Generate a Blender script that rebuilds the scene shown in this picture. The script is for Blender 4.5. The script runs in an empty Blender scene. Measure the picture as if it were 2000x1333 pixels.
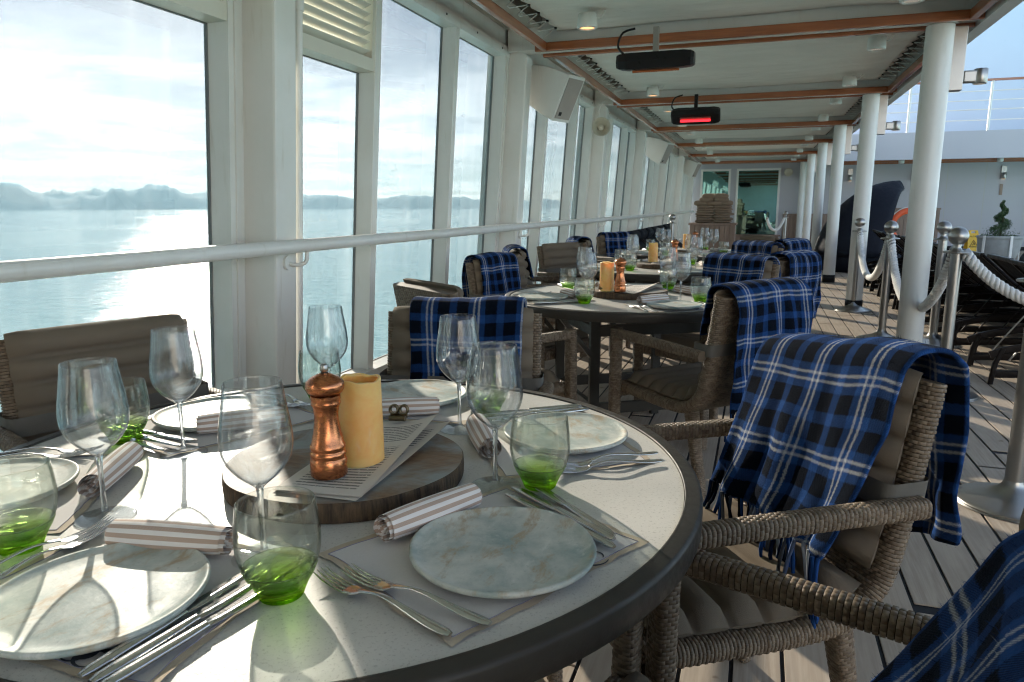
import bpy, bmesh, math, random
import numpy as np
from mathutils import Matrix, Vector
S = bpy.context.scene
C = S.collection
PI = math.pi
rnd = random.Random(7)
nrs = np.random.RandomState(11)

# ------------------------------------------------------------------ camera
CAMZ = 1.2
f_px, hor = 1400.0, 403.8
pitch = math.atan((666.5 - hor) / f_px); yaw = math.atan(485 / math.hypot(f_px, 666.5 - hor)); roll = math.radians(-0.17)
sy, cyw = math.sin(yaw), math.cos(yaw)
Fh = np.array([-sy, cyw, 0.]); R0 = np.array([cyw, sy, 0.]); Zv = np.array([0., 0., 1.])
fw = Fh * math.cos(pitch) - Zv * math.sin(pitch); up0 = Fh * math.sin(pitch) + Zv * math.cos(pitch)
Rv = R0 * math.cos(roll) + up0 * math.sin(roll); Uv = up0 * math.cos(roll) - R0 * math.sin(roll)
cd = bpy.data.cameras.new('camera'); cam = bpy.data.objects.new('camera', cd); C.objects.link(cam)
cd.sensor_width = 36; cd.lens = f_px / 2000 * 36; cd.clip_start = 0.02; cd.clip_end = 300000
m = Matrix([[Rv[i], Uv[i], -fw[i], (0, 0, CAMZ)[i]] for i in range(3)] + [[0, 0, 0, 1]])
cam.matrix_world = m
cd.dof.use_dof = True; cd.dof.focus_distance = 1.45; cd.dof.aperture_fstop = 14.0
S.camera = cam

# ------------------------------------------------------------------ sky, sun, exposure
SUN_AZ, SUN_EL = math.radians(-43.0), math.radians(20.5)
W = bpy.data.worlds.new('World'); S.world = W; W.use_nodes = True
nt = W.node_tree; nt.nodes.clear()
def _n(t, **k):
    x = nt.nodes.new(t)
    for a, b in k.items(): setattr(x, a, b)
    return x
out = _n('ShaderNodeOutputWorld'); bg = _n('ShaderNodeBackground'); nt.links.new(bg.outputs[0], out.inputs[0])
sky = _n('ShaderNodeTexSky', sky_type='NISHITA', sun_disc=False, sun_elevation=SUN_EL, sun_rotation=SUN_AZ, altitude=20, air_density=0.62, dust_density=0.2, ozone_density=0.5)
tc = _n('ShaderNodeTexCoord'); sep = _n('ShaderNodeSeparateXYZ'); nt.links.new(tc.outputs['Generated'], sep.inputs[0])
def mth(op, a, b=None, c=None):
    x = _n('ShaderNodeMath', operation=op)
    for i, q in enumerate((a, b, c)):
        if q is None: continue
        if isinstance(q, (int, float)): x.inputs[i].default_value = q
        else: nt.links.new(q, x.inputs[i])
    return x.outputs[0]
zc = mth('MAXIMUM', sep.outputs[2], 0.0)
den = mth('ADD', zc, 0.055)
px, py = mth('DIVIDE', sep.outputs[0], den), mth('DIVIDE', sep.outputs[1], den)
cmb = _n('ShaderNodeCombineXYZ'); nt.links.new(px, cmb.inputs[0]); nt.links.new(py, cmb.inputs[1])
def cloud(scale, lo, hi, detail, rough, dist):
    nz = _n('ShaderNodeTexNoise'); nt.links.new(cmb.outputs[0], nz.inputs['Vector'])
    nz.inputs['Scale'].default_value = scale; nz.inputs['Detail'].default_value = detail; nz.inputs['Roughness'].default_value = rough; nz.inputs['Distortion'].default_value = dist
    mr = _n('ShaderNodeMapRange', interpolation_type='SMOOTHSTEP'); mr.inputs[1].default_value = lo; mr.inputs[2].default_value = hi
    nt.links.new(nz.outputs[0], mr.inputs[0]); return mr.outputs[0]
c1 = cloud(0.55, 0.40, 0.62, 10, 0.62, 0.35)
mre = _n('ShaderNodeMapRange', interpolation_type='SMOOTHSTEP'); mre.inputs[1].default_value = 0.26; mre.inputs[2].default_value = 0.12
nt.links.new(sep.outputs[2], mre.inputs[0])
cm = mth('MULTIPLY', mth('MULTIPLY', c1, mre.outputs[0]), 0.85)
# the clouds carry the sky's own brightness, whitened
hsv = _n('ShaderNodeHueSaturation'); hsv.inputs['Saturation'].default_value = 0.25; hsv.inputs['Value'].default_value = 1.6; nt.links.new(sky.outputs[0], hsv.inputs['Color'])
mx = _n('ShaderNodeMixRGB'); nt.links.new(cm, mx.inputs[0]); veil = _n('ShaderNodeHueSaturation'); veil.inputs['Saturation'].default_value = 0.75; veil.inputs['Value'].default_value = 0.84; nt.links.new(sky.outputs[0], veil.inputs['Color']); nt.links.new(veil.outputs[0], mx.inputs[1]); nt.links.new(hsv.outputs[0], mx.inputs[2])
nt.links.new(mx.outputs[0], bg.inputs[0]); bg.inputs[1].default_value = 0.058
sl = bpy.data.lights.new('sun', 'SUN'); sl.energy = 4.5; sl.angle = math.radians(0.5); sl.color = (1.0, 0.88, 0.74)
sun = bpy.data.objects.new('sun', sl); C.objects.link(sun)
sd = Vector((math.sin(SUN_AZ) * math.cos(SUN_EL), math.cos(SUN_AZ) * math.cos(SUN_EL), math.sin(SUN_EL)))
sun.rotation_euler = sd.to_track_quat('Z', 'Y').to_euler(); sun.location = (-20, 20, 20)
S.view_settings.view_transform = 'Standard'; S.view_settings.look = 'None'; S.view_settings.gamma = 1; S.view_settings.exposure = 2.92
try: S.view_settings.use_curve_mapping = False
except Exception: pass
cy = S.cycles
S.render.engine = 'CYCLES'
cy.use_denoising = True; cy.filter_width = 1.1
cy.max_bounces = 10; cy.diffuse_bounces = 4; cy.glossy_bounces = 4; cy.transmission_bounces = 10; cy.transparent_max_bounces = 48
cy.sample_clamp_indirect = 6.0; cy.caustics_reflective = False; cy.caustics_refractive = True; cy.blur_glossy = 0.8
cy.use_adaptive_sampling = True; cy.adaptive_threshold = 0.012

# ------------------------------------------------------------------ materials
class M:
    """small node-material builder"""
    def __init__(s, name):
        s.m = bpy.data.materials.new(name); s.m.use_nodes = True; s.t = s.m.node_tree; s.t.nodes.clear()
        s.o = s.n('ShaderNodeOutputMaterial')
    def n(s, t, **k):
        x = s.t.nodes.new(t)
        for a, b in k.items(): setattr(x, a, b)
        return x
    def l(s, a, b): s.t.links.new(a, b)
    def put(s, sock, v):
        if v is None: return
        if hasattr(v, 'is_linked') or hasattr(v, 'links'): s.l(v, sock)
        elif isinstance(v, tuple) and len(v) == 3 and sock.type == 'RGBA': sock.default_value = (*v, 1)
        else: sock.default_value = v
    def tex(s, kind='Object'): 
        return s.n('ShaderNodeTexCoord').outputs[kind]
    def mapv(s, v, scale=(1, 1, 1), rot=(0, 0, 0), loc=(0, 0, 0)):
        x = s.n('ShaderNodeMapping'); s.l(v, x.inputs[0]); x.inputs[1].default_value = loc; x.inputs[2].default_value = rot; x.inputs[3].default_value = scale; return x.outputs[0]
    def noise(s, v, scale, detail=4, rough=.55, dist=0):
        x = s.n('ShaderNodeTexNoise'); s.l(v, x.inputs['Vector']); x.inputs['Scale'].default_value = scale; x.inputs['Detail'].default_value = detail; x.inputs['Roughness'].default_value = rough; x.inputs['Distortion'].default_value = dist; return x.outputs[0]
    def math(s, op, a, b=None, c=None):
        x = s.n('ShaderNodeMath', operation=op)
        for i, q in enumerate((a, b, c)):
            if q is not None: s.put(x.inputs[i], q)
        return x.outputs[0]
    def rng(s, v, a, b, c=0., d=1., smooth=True):
        x = s.n('ShaderNodeMapRange', interpolation_type='SMOOTHSTEP' if smooth else 'LINEAR'); s.l(v, x.inputs[0])
        for i, q in enumerate((a, b, c, d)): x.inputs[i + 1].default_value = q
        return x.outputs[0]
    def mix(s, f, a, b, mode='MIX'):
        x = s.n('ShaderNodeMixRGB', blend_type=mode); s.put(x.inputs[0], f); s.put(x.inputs[1], a); s.put(x.inputs[2], b); return x.outputs[0]
    def bump(s, h, strength=.3, dist=.01, normal=None):
        x = s.n('ShaderNodeBump'); s.l(h, x.inputs['Height']); x.inputs['Strength'].default_value = strength; x.inputs['Distance'].default_value = dist
        if normal is not None: s.l(normal, x.inputs['Normal'])
        return x.outputs[0]
    def schlick(s, f0=.04):
        lw = s.n('ShaderNodeLayerWeight'); lw.inputs[0].default_value = .5
        return s.math('MULTIPLY_ADD', s.math('POWER', lw.outputs['Facing'], 5.0), 1 - f0, f0)
    def rand(s): return s.n('ShaderNodeObjectInfo').outputs['Random']
    def pr(s, color, rough=.5, metal=0., normal=None, **k):
        p = s.n('ShaderNodeBsdfPrincipled'); s.put(p.inputs['Base Color'], color); s.put(p.inputs['Roughness'], rough); s.put(p.inputs['Metallic'], metal)
        if normal is not None: s.l(normal, p.inputs['Normal'])
        for a, b in k.items(): s.put(p.inputs[a.replace('_', ' ')], b)
        s.l(p.outputs[0], s.o.inputs[0]); s.p = p; return s.m

def simple(name, col, rough=.5, metal=0., var=.12, vs=6., bs=60., bst=.08, vec='Object', **k):
    q = M(name); v = q.tex(vec); n1 = q.noise(v, vs, 5)
    a = tuple(c * (1 - var) for c in col); b = tuple(min(1, c * (1 + var)) for c in col)
    colr = q.mix(n1, a, b)
    nb = q.bump(q.noise(v, bs, 4), bst, .004)
    rr = q.rng(q.noise(v, vs * 3, 4), .3, .7, max(0, rough - .08), min(1, rough + .08))
    return q.pr(colr, rr, metal, nb, **k)

MAT = {}
def white_paint():
    q = M('white_paint'); v = q.tex('Object')
    n1 = q.noise(v, 1.7, 6, .6); n2 = q.noise(q.mapv(v, (9, 9, 1.2)), 2.5, 5, .6)
    c = q.mix(q.rng(n1, .3, .7), (.66, .65, .605), (.73, .72, .69))
    c = q.mix(q.rng(n2, .58, .80, 0, .45), c, (.50, .45, .36))
    nb = q.bump(q.noise(v, 38, 3), .05, .006)
    return q.pr(c, q.rng(n2, .3, .7, .28, .42), 0, nb)
MAT['white'] = white_paint()
MAT['post_paint'] = MAT['white']
MAT['cream'] = simple('cream_paint', (.62, .59, .50), .4, var=.06, vs=2, bst=.04)
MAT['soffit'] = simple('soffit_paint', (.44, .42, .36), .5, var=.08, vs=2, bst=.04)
MAT['bulkhead'] = simple('bulkhead_paint', (.43, .42, .45), .5, var=.05, vs=.6, bs=12, bst=.05)
MAT['upper'] = simple('upper_house_paint', (.50, .57, .68), .35, var=.06, vs=.4, bs=5, bst=.05)

def wood(name, c0, c1, rough, axis, coat=0., scale=14., bst=.15):
    q = M(name); v = q.tex('Object'); r = q.rand()
    cmbn = q.n('ShaderNodeCombineXYZ'); q.l(r, cmbn.inputs[0]); q.l(r, cmbn.inputs[1])
    vm = q.n('ShaderNodeVectorMath', operation='MULTIPLY_ADD'); q.l(cmbn.outputs[0], vm.inputs[0]); vm.inputs[1].default_value = (37, 19, 0); q.l(v, vm.inputs[2])
    sc = [1, 1, 1]; sc[axis] = .06
    g = q.noise(q.mapv(vm.outputs[0], tuple(sc)), scale * 4, 6, .65, .6)
    b = q.noise(vm.outputs[0], 1.6, 3)
    c = q.mix(q.rng(g, .3, .72), c0, c1)
    c = q.mix(q.math('MULTIPLY', q.rng(b, .35, .7), .35), c, tuple(x * .6 for x in c0))
    c = q.mix(q.math('MULTIPLY', r, .45), c, tuple(x * .72 for x in c1))
    return q.pr(c, rough, 0, q.bump(g, bst, .002), Coat_Weight=coat, Coat_Roughness=.08)
MAT['mahogany'] = wood('mahogany', (.27, .070, .018), (.45, .14, .040), .35, 0, 1.0)
MAT['mahogany_y'] = wood('mahogany_y', (.27, .070, .018), (.45, .14, .040), .35, 1, 1.0)
def teak():
    q = M('teak_deck'); v = q.tex('Object'); r = q.rand()
    geo = q.n('ShaderNodeNewGeometry')
    g = q.noise(q.mapv(geo.outputs['Position'], (1, .05, 1)), 70, 6, .65, .5)
    b = q.noise(geo.outputs['Position'], 1.3, 5, .6); st = q.noise(geo.outputs['Position'], 9, 3, .6)
    ri = geo.outputs['Random Per Island']
    c = q.mix(q.rng(g, .3, .72), (.35, .285, .22), (.53, .45, .36))
    c = q.mix(q.math('MULTIPLY', ri, .55), c, (.26, .20, .15))
    c = q.mix(q.math('MULTIPLY', r, .5), c, (.42, .35, .28))
    c = q.mix(q.rng(b, .45, .75, 0, .4), c, (.22, .18, .14))
    c = q.mix(q.rng(st, .68, .74, 0, .55), c, (.12, .07, .045))
    return q.pr(c, q.rng(b, .3, .7, .5, .72), 0, q.bump(g, .25, .002), Specular_IOR_Level=.2)
MAT['teak'] = teak()
MAT['caulk'] = simple('deck_caulk', (.025, .026, .03), .6, Specular_IOR_Level=.12)
MAT['gasket'] = simple('gasket_rubber', (.16, .17, .17), .6)
def canvas():
    q = M('canvas'); v = q.tex('Object')
    n = q.noise(q.mapv(v, (1, 2.2, 1)), 1.2, 5, .6); d = q.noise(v, 5, 5, .7)
    c = q.mix(q.rng(n, .3, .7), (.78, .77, .70), (.85, .84, .77)); c = q.mix(q.rng(d, .62, .8, 0, .35), c, (.40, .38, .33))
    h = q.math('ADD', q.math('MULTIPLY', q.noise(q.mapv(v, (1.4, 4.5, 1), (0, 0, .35)), 1.3, 4, .5), 1.0), q.math('MULTIPLY', q.noise(v, 420, 2), .01))
    return q.pr(c, .75, 0, q.bump(h, .55, .09))
MAT['canvas'] = canvas()
MAT['dark_roof'] = simple('deckhead_dark_grey', (.10, .10, .085), .8)  # even dark grey-green of the roof slab
MAT['cord'] = simple('white_cord', (.70, .69, .64), .6)

def pane():
    q = M('window_glass'); tr = q.n('ShaderNodeBsdfTransparent'); tr.inputs[0].default_value = (.462, .472, .472, 1)
    gl = q.n('ShaderNodeBsdfGlossy'); gl.inputs['Roughness'].default_value = .02
    v = q.tex('Object')
    fr = q.schlick()
    # salt spray and smears
    sp = q.rng(q.noise(v, 210, 2, .5), .72, .78); sm = q.rng(q.noise(q.mapv(v, (1, 3, .35)), 3.0, 5, .65), .45, .8)
    df = q.n('ShaderNodeBsdfTranslucent'); df.inputs[0].default_value = (.9, .9, .9, 1)
    a = q.n('ShaderNodeMixShader'); q.l(q.math('MULTIPLY', fr, .8), a.inputs[0]); q.l(tr.outputs[0], a.inputs[1]); q.l(gl.outputs[0], a.inputs[2])
    b = q.n('ShaderNodeMixShader'); q.l(q.math('ADD', q.math('MULTIPLY', sp, .16), q.math('MULTIPLY', sm, .035)), b.inputs[0]); q.l(a.outputs[0], b.inputs[1]); q.l(df.outputs[0], b.inputs[2])
    q.l(b.outputs[0], q.o.inputs[0]); return q.m
MAT['pane'] = pane()

def thin_glass(name, tint, edge, refr=.35, smudge=.0, rim=(1, 1, 1)):
    """thin-walled blown glass: clear face-on, darker and brighter at grazing angles, part refracting"""
    q = M(name); lw = q.n('ShaderNodeLayerWeight'); lw.inputs[0].default_value = .5
    f = q.rng(lw.outputs['Facing'], .55, .98)
    col = q.mix(f, tint, edge)
    tr = q.n('ShaderNodeBsdfTransparent'); q.l(col, tr.inputs[0])
    gl = q.n('ShaderNodeBsdfGlossy'); gl.inputs['Roughness'].default_value = .012; gl.inputs[0].default_value = (1, 1, 1, 1)
    a = q.n('ShaderNodeMixShader'); q.l(q.math('MULTIPLY', q.schlick(.022), 1.0), a.inputs[0]); q.l(tr.outputs[0], a.inputs[1]); q.l(gl.outputs[0], a.inputs[2])
    last = a.outputs[0]
    g = q.n('ShaderNodeBsdfGlass'); g.inputs[0].default_value = (*tint, 1); g.inputs['Roughness'].default_value = 0.; g.inputs['IOR'].default_value = 1.5
    m_ = q.n('ShaderNodeMixShader'); m_.inputs[0].default_value = refr; q.l(last, m_.inputs[1]); q.l(g.outputs[0], m_.inputs[2]); last = m_.outputs[0]
    if smudge:
        v = q.tex('Object')
        s1 = q.rng(q.noise(q.mapv(v, (1, 1, .3)), 60, 5, .7, 1.), .56, .8); s2 = q.rng(q.noise(v, 420, 2), .72, .76)
        df = q.n('ShaderNodeBsdfTranslucent'); df.inputs[0].default_value = (.8, .85, .9, 1)
        b = q.n('ShaderNodeMixShader'); q.l(q.math('ADD', q.math('MULTIPLY', s1, smudge), q.math('MULTIPLY', s2, smudge * 6)), b.inputs[0]); q.l(last, b.inputs[1]); q.l(df.outputs[0], b.inputs[2]); last = b.outputs[0]
    q.l(last, q.o.inputs[0]); return q.m
MAT['bowl_glass'] = thin_glass('bowl_glass', (.975, .985, .99), (.16, .19, .22), .15, .003)
MAT['foot_glass'] = thin_glass('foot_glass', (.96, .975, .98), (.5, .55, .6), .12)
MAT['tumbler_glass'] = thin_glass('tumbler_glass', (.97, .985, .965), (.16, .24, .15), .15, .002)
def solid_glass(name, col, thru, f):
    q = M(name); g = q.n('ShaderNodeBsdfGlass'); g.inputs[0].default_value = (*col, 1); g.inputs['Roughness'].default_value = .0; g.inputs['IOR'].default_value = 1.5
    t = q.n('ShaderNodeBsdfTransparent'); t.inputs[0].default_value = (*thru, 1)
    a = q.n('ShaderNodeMixShader'); a.inputs[0].default_value = f; q.l(g.outputs[0], a.inputs[1]); q.l(t.outputs[0], a.inputs[2]); q.l(a.outputs[0], q.o.inputs[0]); return q.m
MAT['stem_glass'] = solid_glass('stem_glass', (.96, .98, 1), (.8, .85, .9), .25)
def green_glass():
    q = M('green_glass'); v = q.tex('Object'); sp = q.n('ShaderNodeSeparateXYZ'); q.l(v, sp.inputs[0])
    c = q.mix(q.rng(sp.outputs[2], .010, .043, smooth=False), (.46, .74, .07), (.93, .97, .88))
    g = q.n('ShaderNodeBsdfGlass'); q.l(c, g.inputs[0]); g.inputs['Roughness'].default_value = .0; g.inputs['IOR'].default_value = 1.5
    t = q.n('ShaderNodeBsdfTransparent'); q.l(q.mix(.35, c, (.62, .66, .55)), t.inputs[0])
    a = q.n('ShaderNodeMixShader'); a.inputs[0].default_value = .35; q.l(g.outputs[0], a.inputs[1]); q.l(t.outputs[0], a.inputs[2]); q.l(a.outputs[0], q.o.inputs[0]); return q.m
MAT['green_glass'] = green_glass()

def wicker():
    q = M('wicker'); geo = q.n('ShaderNodeNewGeometry'); r = geo.outputs['Random Per Island']; v = q.tex('Object')
    c = q.mix(r, (.125, .090, .060), (.235, .180, .128))
    c = q.mix(q.rng(q.noise(v, 5, 4), .4, .75, 0, .5), c, (.16, .12, .085))
    return q.pr(c, .48, 0, q.bump(q.noise(q.mapv(v, (1, 1, 4)), 260, 3), .1, .001), Specular_IOR_Level=.22)
MAT['wicker'] = wicker()
MAT['wicker_core'] = simple('wicker_core', (.055, .042, .032), .7, Specular_IOR_Level=.12)
MAT['cushion'] = simple('cushion_cloth', (.165, .132, .098), .85, Specular_IOR_Level=.12, var=.1, vs=8, bs=480, bst=.25)
MAT['strap'] = simple('webbing_strap', (.13, .12, .105), .7, Specular_IOR_Level=.12, bs=600, bst=.3)

def plaid():
    q = M('plaid_wool'); uv = q.tex('UV'); s = q.n('ShaderNodeSeparateXYZ'); q.l(uv, s.inputs[0]); X, Y = s.outputs[0], s.outputs[1]
    fz = q.noise(uv, 260, 3, .6); fz2 = q.noise(uv, 60, 4, .6)
    jx = q.math('MULTIPLY', q.math('SUBTRACT', fz, .5), .010)
    def sett(t, per, off):
        t = q.math('ADD', t, jx)
        fr = q.math('FRACT', q.math('DIVIDE', q.math('ADD', t, off), per))
        def band(c, w, soft=.010):
            d = q.math('ABSOLUTE', q.math('SUBTRACT', fr, c)); return q.rng(d, w / 2 + soft, w / 2 - soft)
        white = q.math('MAXIMUM', band(.45, .036, .014), band(.55, .036, .014))
        black = q.math('MAXIMUM', band(.20, .25), band(.80, .25))
        return white, black
    w1, k1 = sett(X, .150, 0.); w2, k2 = sett(Y, .165, .03)
    # twill: warp or weft on top
    tw = q.n('ShaderNodeTexWave', wave_type='BANDS', bands_direction='DIAGONAL'); q.l(uv, tw.inputs[0]); tw.inputs['Scale'].default_value = 210; tw.inputs['Distortion'].default_value = .6
    tf = q.rng(tw.outputs['Fac'], .3, .7)
    bl = q.mix(fz2, (.009, .036, .135), (.025, .082, .26)); bk = (.004, .006, .011); wh = (.48, .50, .53)
    cx = q.mix(w1, q.mix(k1, bl, bk), wh); cyy = q.mix(w2, q.mix(k2, bl, bk), wh)
    c = q.mix(q.rng(tf, 0, 1, .2, .75), cx, cyy)
    c = q.mix(q.rng(fz, .58, .8, 0, .12), c, (.10, .16, .32))
    h = q.math('ADD', fz, q.math('MULTIPLY', tf, .5))
    return q.pr(c, .95, 0, q.bump(h, .6, .003), Specular_IOR_Level=.03, Sheen_Weight=.05, Sheen_Roughness=.4, Sheen_Tint=(.6, .72, 1.))
MAT['plaid'] = plaid()

def tabletop():
    q = M('speckled_tabletop'); v = q.tex('Object')
    n = q.noise(v, 210, 4, .8); n2 = q.noise(v, 4, 4)
    vo = q.n('ShaderNodeTexVoronoi'); q.l(v, vo.inputs[0]); vo.inputs['Scale'].default_value = 330
    c = q.mix(q.rng(n2, .3, .7), (.55, .535, .50), (.63, .61, .57))
    c = q.mix(q.rng(n, .55, .64, 0, .45), c, (.24, .22, .20)); c = q.mix(q.rng(n, .43, .34, 0, .35), c, (.62, .60, .56))
    return q.pr(c, q.rng(n, .3, .7, .28, .40), 0, q.bump(n, .22, .0010), Specular_IOR_Level=.10)
MAT['tabletop'] = tabletop()
MAT['table_metal'] = simple('table_frame_metal', (.045, .041, .035), .42, .0, Specular_IOR_Level=.25, var=.15, vs=20, bs=300, bst=.06)
def plate():
    q = M('stoneware_glaze'); v0 = q.tex('Object'); r = q.rand()
    cb = q.n('ShaderNodeCombineXYZ'); q.l(r, cb.inputs[0]); q.l(r, cb.inputs[2])
    vm = q.n('ShaderNodeVectorMath', operation='MULTIPLY_ADD'); q.l(cb.outputs[0], vm.inputs[0]); vm.inputs[1].default_value = (31, 0, 17); q.l(v0, vm.inputs[2]); v = vm.outputs[0]
    n = q.noise(v, 11, 8, .62, .15); n2 = q.noise(q.mapv(v, (1, 2.0, 1), (0, 0, .5)), 13, 8, .70, .2); n3 = q.noise(v, 170, 3)
    c = q.mix(q.rng(n, .30, .68), (.27, .35, .34), (.64, .645, .59))
    c = q.mix(q.rng(n2, .51, .66, 0, .80), c, (.42, .32, .20)); c = q.mix(q.rng(n2, .45, .30, 0, .7), c, (.70, .71, .67))
    c = q.mix(q.rng(n3, .6, .75, 0, .35), c, (.22, .25, .24))
    h = q.math('ADD', n, q.math('MULTIPLY', n3, .12))
    return q.pr(c, q.rng(n2, .3, .7, .36, .52), 0, q.bump(h, .28, .004), Specular_IOR_Level=.15)
MAT['plate'] = plate()
def steel(name, col, rough, bs=(1, 1, 30)):
    q = M(name); v = q.tex('Object'); n = q.noise(q.mapv(v, bs), 120, 3)
    return q.pr(q.mix(q.noise(v, 12, 4), tuple(c * .9 for c in col), col), q.rng(n, .3, .7, rough - .06, rough + .06), 1., q.bump(n, .04, .001))
MAT['steel'] = steel('cutlery_steel', (.62, .62, .61), .17, (1, 30, 1))
MAT['stainless'] = steel('brushed_stainless', (.40, .39, .37), .34)
MAT['copper'] = steel('copper', (.58, .22, .10), .26, (1, 1, 25))
MAT['brass_dark'] = steel('dark_clip_metal', (.20, .16, .10), .35)
def wax():
    q = M('candle_wax'); v = q.tex('Object'); n = q.noise(v, 22, 5, .6, .6); s = q.n('ShaderNodeSeparateXYZ'); q.l(v, s.inputs[0])
    c = q.mix(q.rng(n, .3, .7), (.82, .42, .12), (.86, .55, .20)); c = q.mix(q.rng(q.noise(q.mapv(v, (1, 1, .4)), 30, 5), .58, .75, 0, .5), c, (.80, .70, .55))
    return q.pr(c, .45, 0, q.bump(n, .12, .004), Subsurface_Weight=.6, Subsurface_Radius=(.02, .009, .003), Subsurface_Scale=1.0)
MAT['wax'] = wax()
def board():
    q = M('round_board_wood'); v = q.tex('Object'); g = q.noise(q.mapv(v, (.18, 1, 1), (0, 0, .5)), 55, 6, .65, 1.2); b = q.noise(v, 7, 5, .65, .5)
    c = q.mix(q.rng(g, .3, .7), (.15, .085, .045), (.24, .145, .082)); c = q.mix(q.rng(b, .40, .66, 0, .85), c, (.28, .33, .34))
    return q.pr(c, .6, 0, q.bump(g, .3, .002))
MAT['board'] = board()
def bark():
    q = M('bark_edge'); v = q.tex('Object'); g = q.noise(q.mapv(v, (1, 1, .12)), 130, 5, .7)
    return q.pr(q.mix(q.rng(g, .3, .7), (.028, .017, .010), (.12, .075, .04)), .8, 0, q.bump(g, .7, .004))
MAT['bark'] = bark()
def paper():
    q = M('menu_paper'); uv = q.tex('UV'); s = q.n('ShaderNodeSeparateXYZ'); q.l(uv, s.inputs[0]); X, Y = s.outputs[0], s.outputs[1]
    base = q.mix(q.noise(uv, 6, 4), (.62, .56, .50), (.72, .67, .61))
    ln = q.math('FRACT', q.math('MULTIPLY', Y, 34.)); line = q.rng(q.math('ABSOLUTE', q.math('SUBTRACT', ln, .5)), .26, .18)
    wv = q.mapv(uv, (70, 34, 1)); gaps = q.rng(q.noise(wv, 1.0, 2), .36, .42)
    rows = q.noise(q.mapv(uv, (.3, 34, 1)), .9, 1); para = q.rng(q.noise(q.mapv(uv, (.01, 9, 1)), 1.0, 0), .40, .44)
    inx = q.math('MULTIPLY', q.rng(X, .12, .13), q.rng(X, .88, .85)); iny = q.math('MULTIPLY', q.rng(Y, .05, .06), q.rng(Y, .95, .94))
    t = q.math('MULTIPLY', q.math('MULTIPLY', line, gaps), q.math('MULTIPLY', q.math('MULTIPLY', inx, iny), para))
    return q.pr(q.mix(q.math('MULTIPLY', t, .8), base, (.06, .05, .05)), .8)
MAT['paper'] = paper()
MAT['paper_plain'] = simple('plain_paper', (.66, .60, .53), .8, var=.06)
def napkin():
    q = M('striped_napkin'); uv = q.tex('UV'); s = q.n('ShaderNodeSeparateXYZ'); q.l(uv, s.inputs[0])
    fr = q.math('FRACT', q.math('DIVIDE', s.outputs[0], .0125)); st = q.rng(q.math('ABSOLUTE', q.math('SUBTRACT', fr, .5)), .27, .23)
    w = q.n('ShaderNodeTexChecker'); q.l(uv, w.inputs[0]); w.inputs['Scale'].default_value = 900
    c = q.mix(st, (.80, .76, .74), q.mix(q.math('MULTIPLY', w.outputs['Fac'], .5), (.44, .315, .25), (.60, .48, .40)))
    return q.pr(c, .9, 0, q.bump(q.noise(uv, 700, 2), .3, .001), Sheen_Weight=.2)
MAT['napkin'] = napkin()
def linen(name, c0, c1):
    q = M(name); uv = q.tex('Object'); n = q.noise(q.mapv(uv, (1, 8, 1)), 150, 3); n2 = q.noise(q.mapv(uv, (8, 1, 1)), 150, 3)
    return q.pr(q.mix(q.math('MULTIPLY', n, n2), c0, c1), .9, 0, q.bump(q.math('ADD', n, n2), .3, .001))
MAT['linen'] = linen('placemat_linen', (.60, .57, .55), (.80, .78, .77))
MAT['hem'] = linen('placemat_hem', (.46, .38, .28), (.62, .53, .42))
MAT['ink'] = simple('print_ink', (.035, .038, .05), .8)
MAT['stitch'] = simple('stitch_thread', (.25, .25, .38), .8)
MAT['black'] = simple('black_enamel', (.018, .018, .019), .35, Specular_IOR_Level=.12)
MAT['heater_red'] = None
def emit(name, col, st):
    q = M(name); e = q.n('ShaderNodeEmission'); e.inputs[0].default_value = (*col, 1); e.inputs[1].default_value = st; q.l(e.outputs[0], q.o.inputs[0]); return q.m
MAT['heater_red'] = emit('heater_glow', (1, .02, .03), .55)
MAT['heater_dim'] = emit('heater_dim', (.8, .25, .2), .12)
MAT['lamp'] = emit('warm_lamp', (1, .50, .20), .30)
MAT['lamp_dim'] = emit('dim_lamp', (1, .9, .75), .04)
MAT['rope'] = simple('white_rope', (.74, .73, .70), .7, bs=400, bst=.3)
MAT['lounger'] = simple('lounger_frame', (.014, .011, .010), .4, .2, Specular_IOR_Level=.12)
MAT['sling'] = simple('lounger_sling', (.012, .015, .020), .7, Specular_IOR_Level=.12, bs=700, bst=.3)
MAT['daybed'] = simple('daybed_weave', (.012, .014, .022), .65, Specular_IOR_Level=.12, bs=90, bst=.6)
MAT['concrete'] = simple('planter_concrete', (.30, .31, .30), .75, var=.25, vs=7, bs=40, bst=.3)
MAT['leaf'] = None
def leaf():
    q = M('leaf'); g = q.n('ShaderNodeNewGeometry').outputs['Random Per Island']
    return q.pr(q.mix(g, (.015, .04, .012), (.06, .12, .03)), .5, 0, None, Subsurface_Weight=0)
MAT['leaf'] = leaf()
MAT['soil'] = simple('soil', (.04, .03, .02), .9)
MAT['yellow'] = simple('sign_yellow', (.72, .42, .02), .4, var=.05)
MAT['orange'] = simple('ring_orange', (.75, .10, .02), .5)
MAT['wainscot'] = wood('wainscot_wood', (.23, .15, .11), (.34, .24, .18), .5, 2, 0., 10.)
MAT['pillow'] = simple('tan_cushion', (.24, .175, .125), .85, Specular_IOR_Level=.12, vs=5, bs=260, bst=.25)
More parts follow.
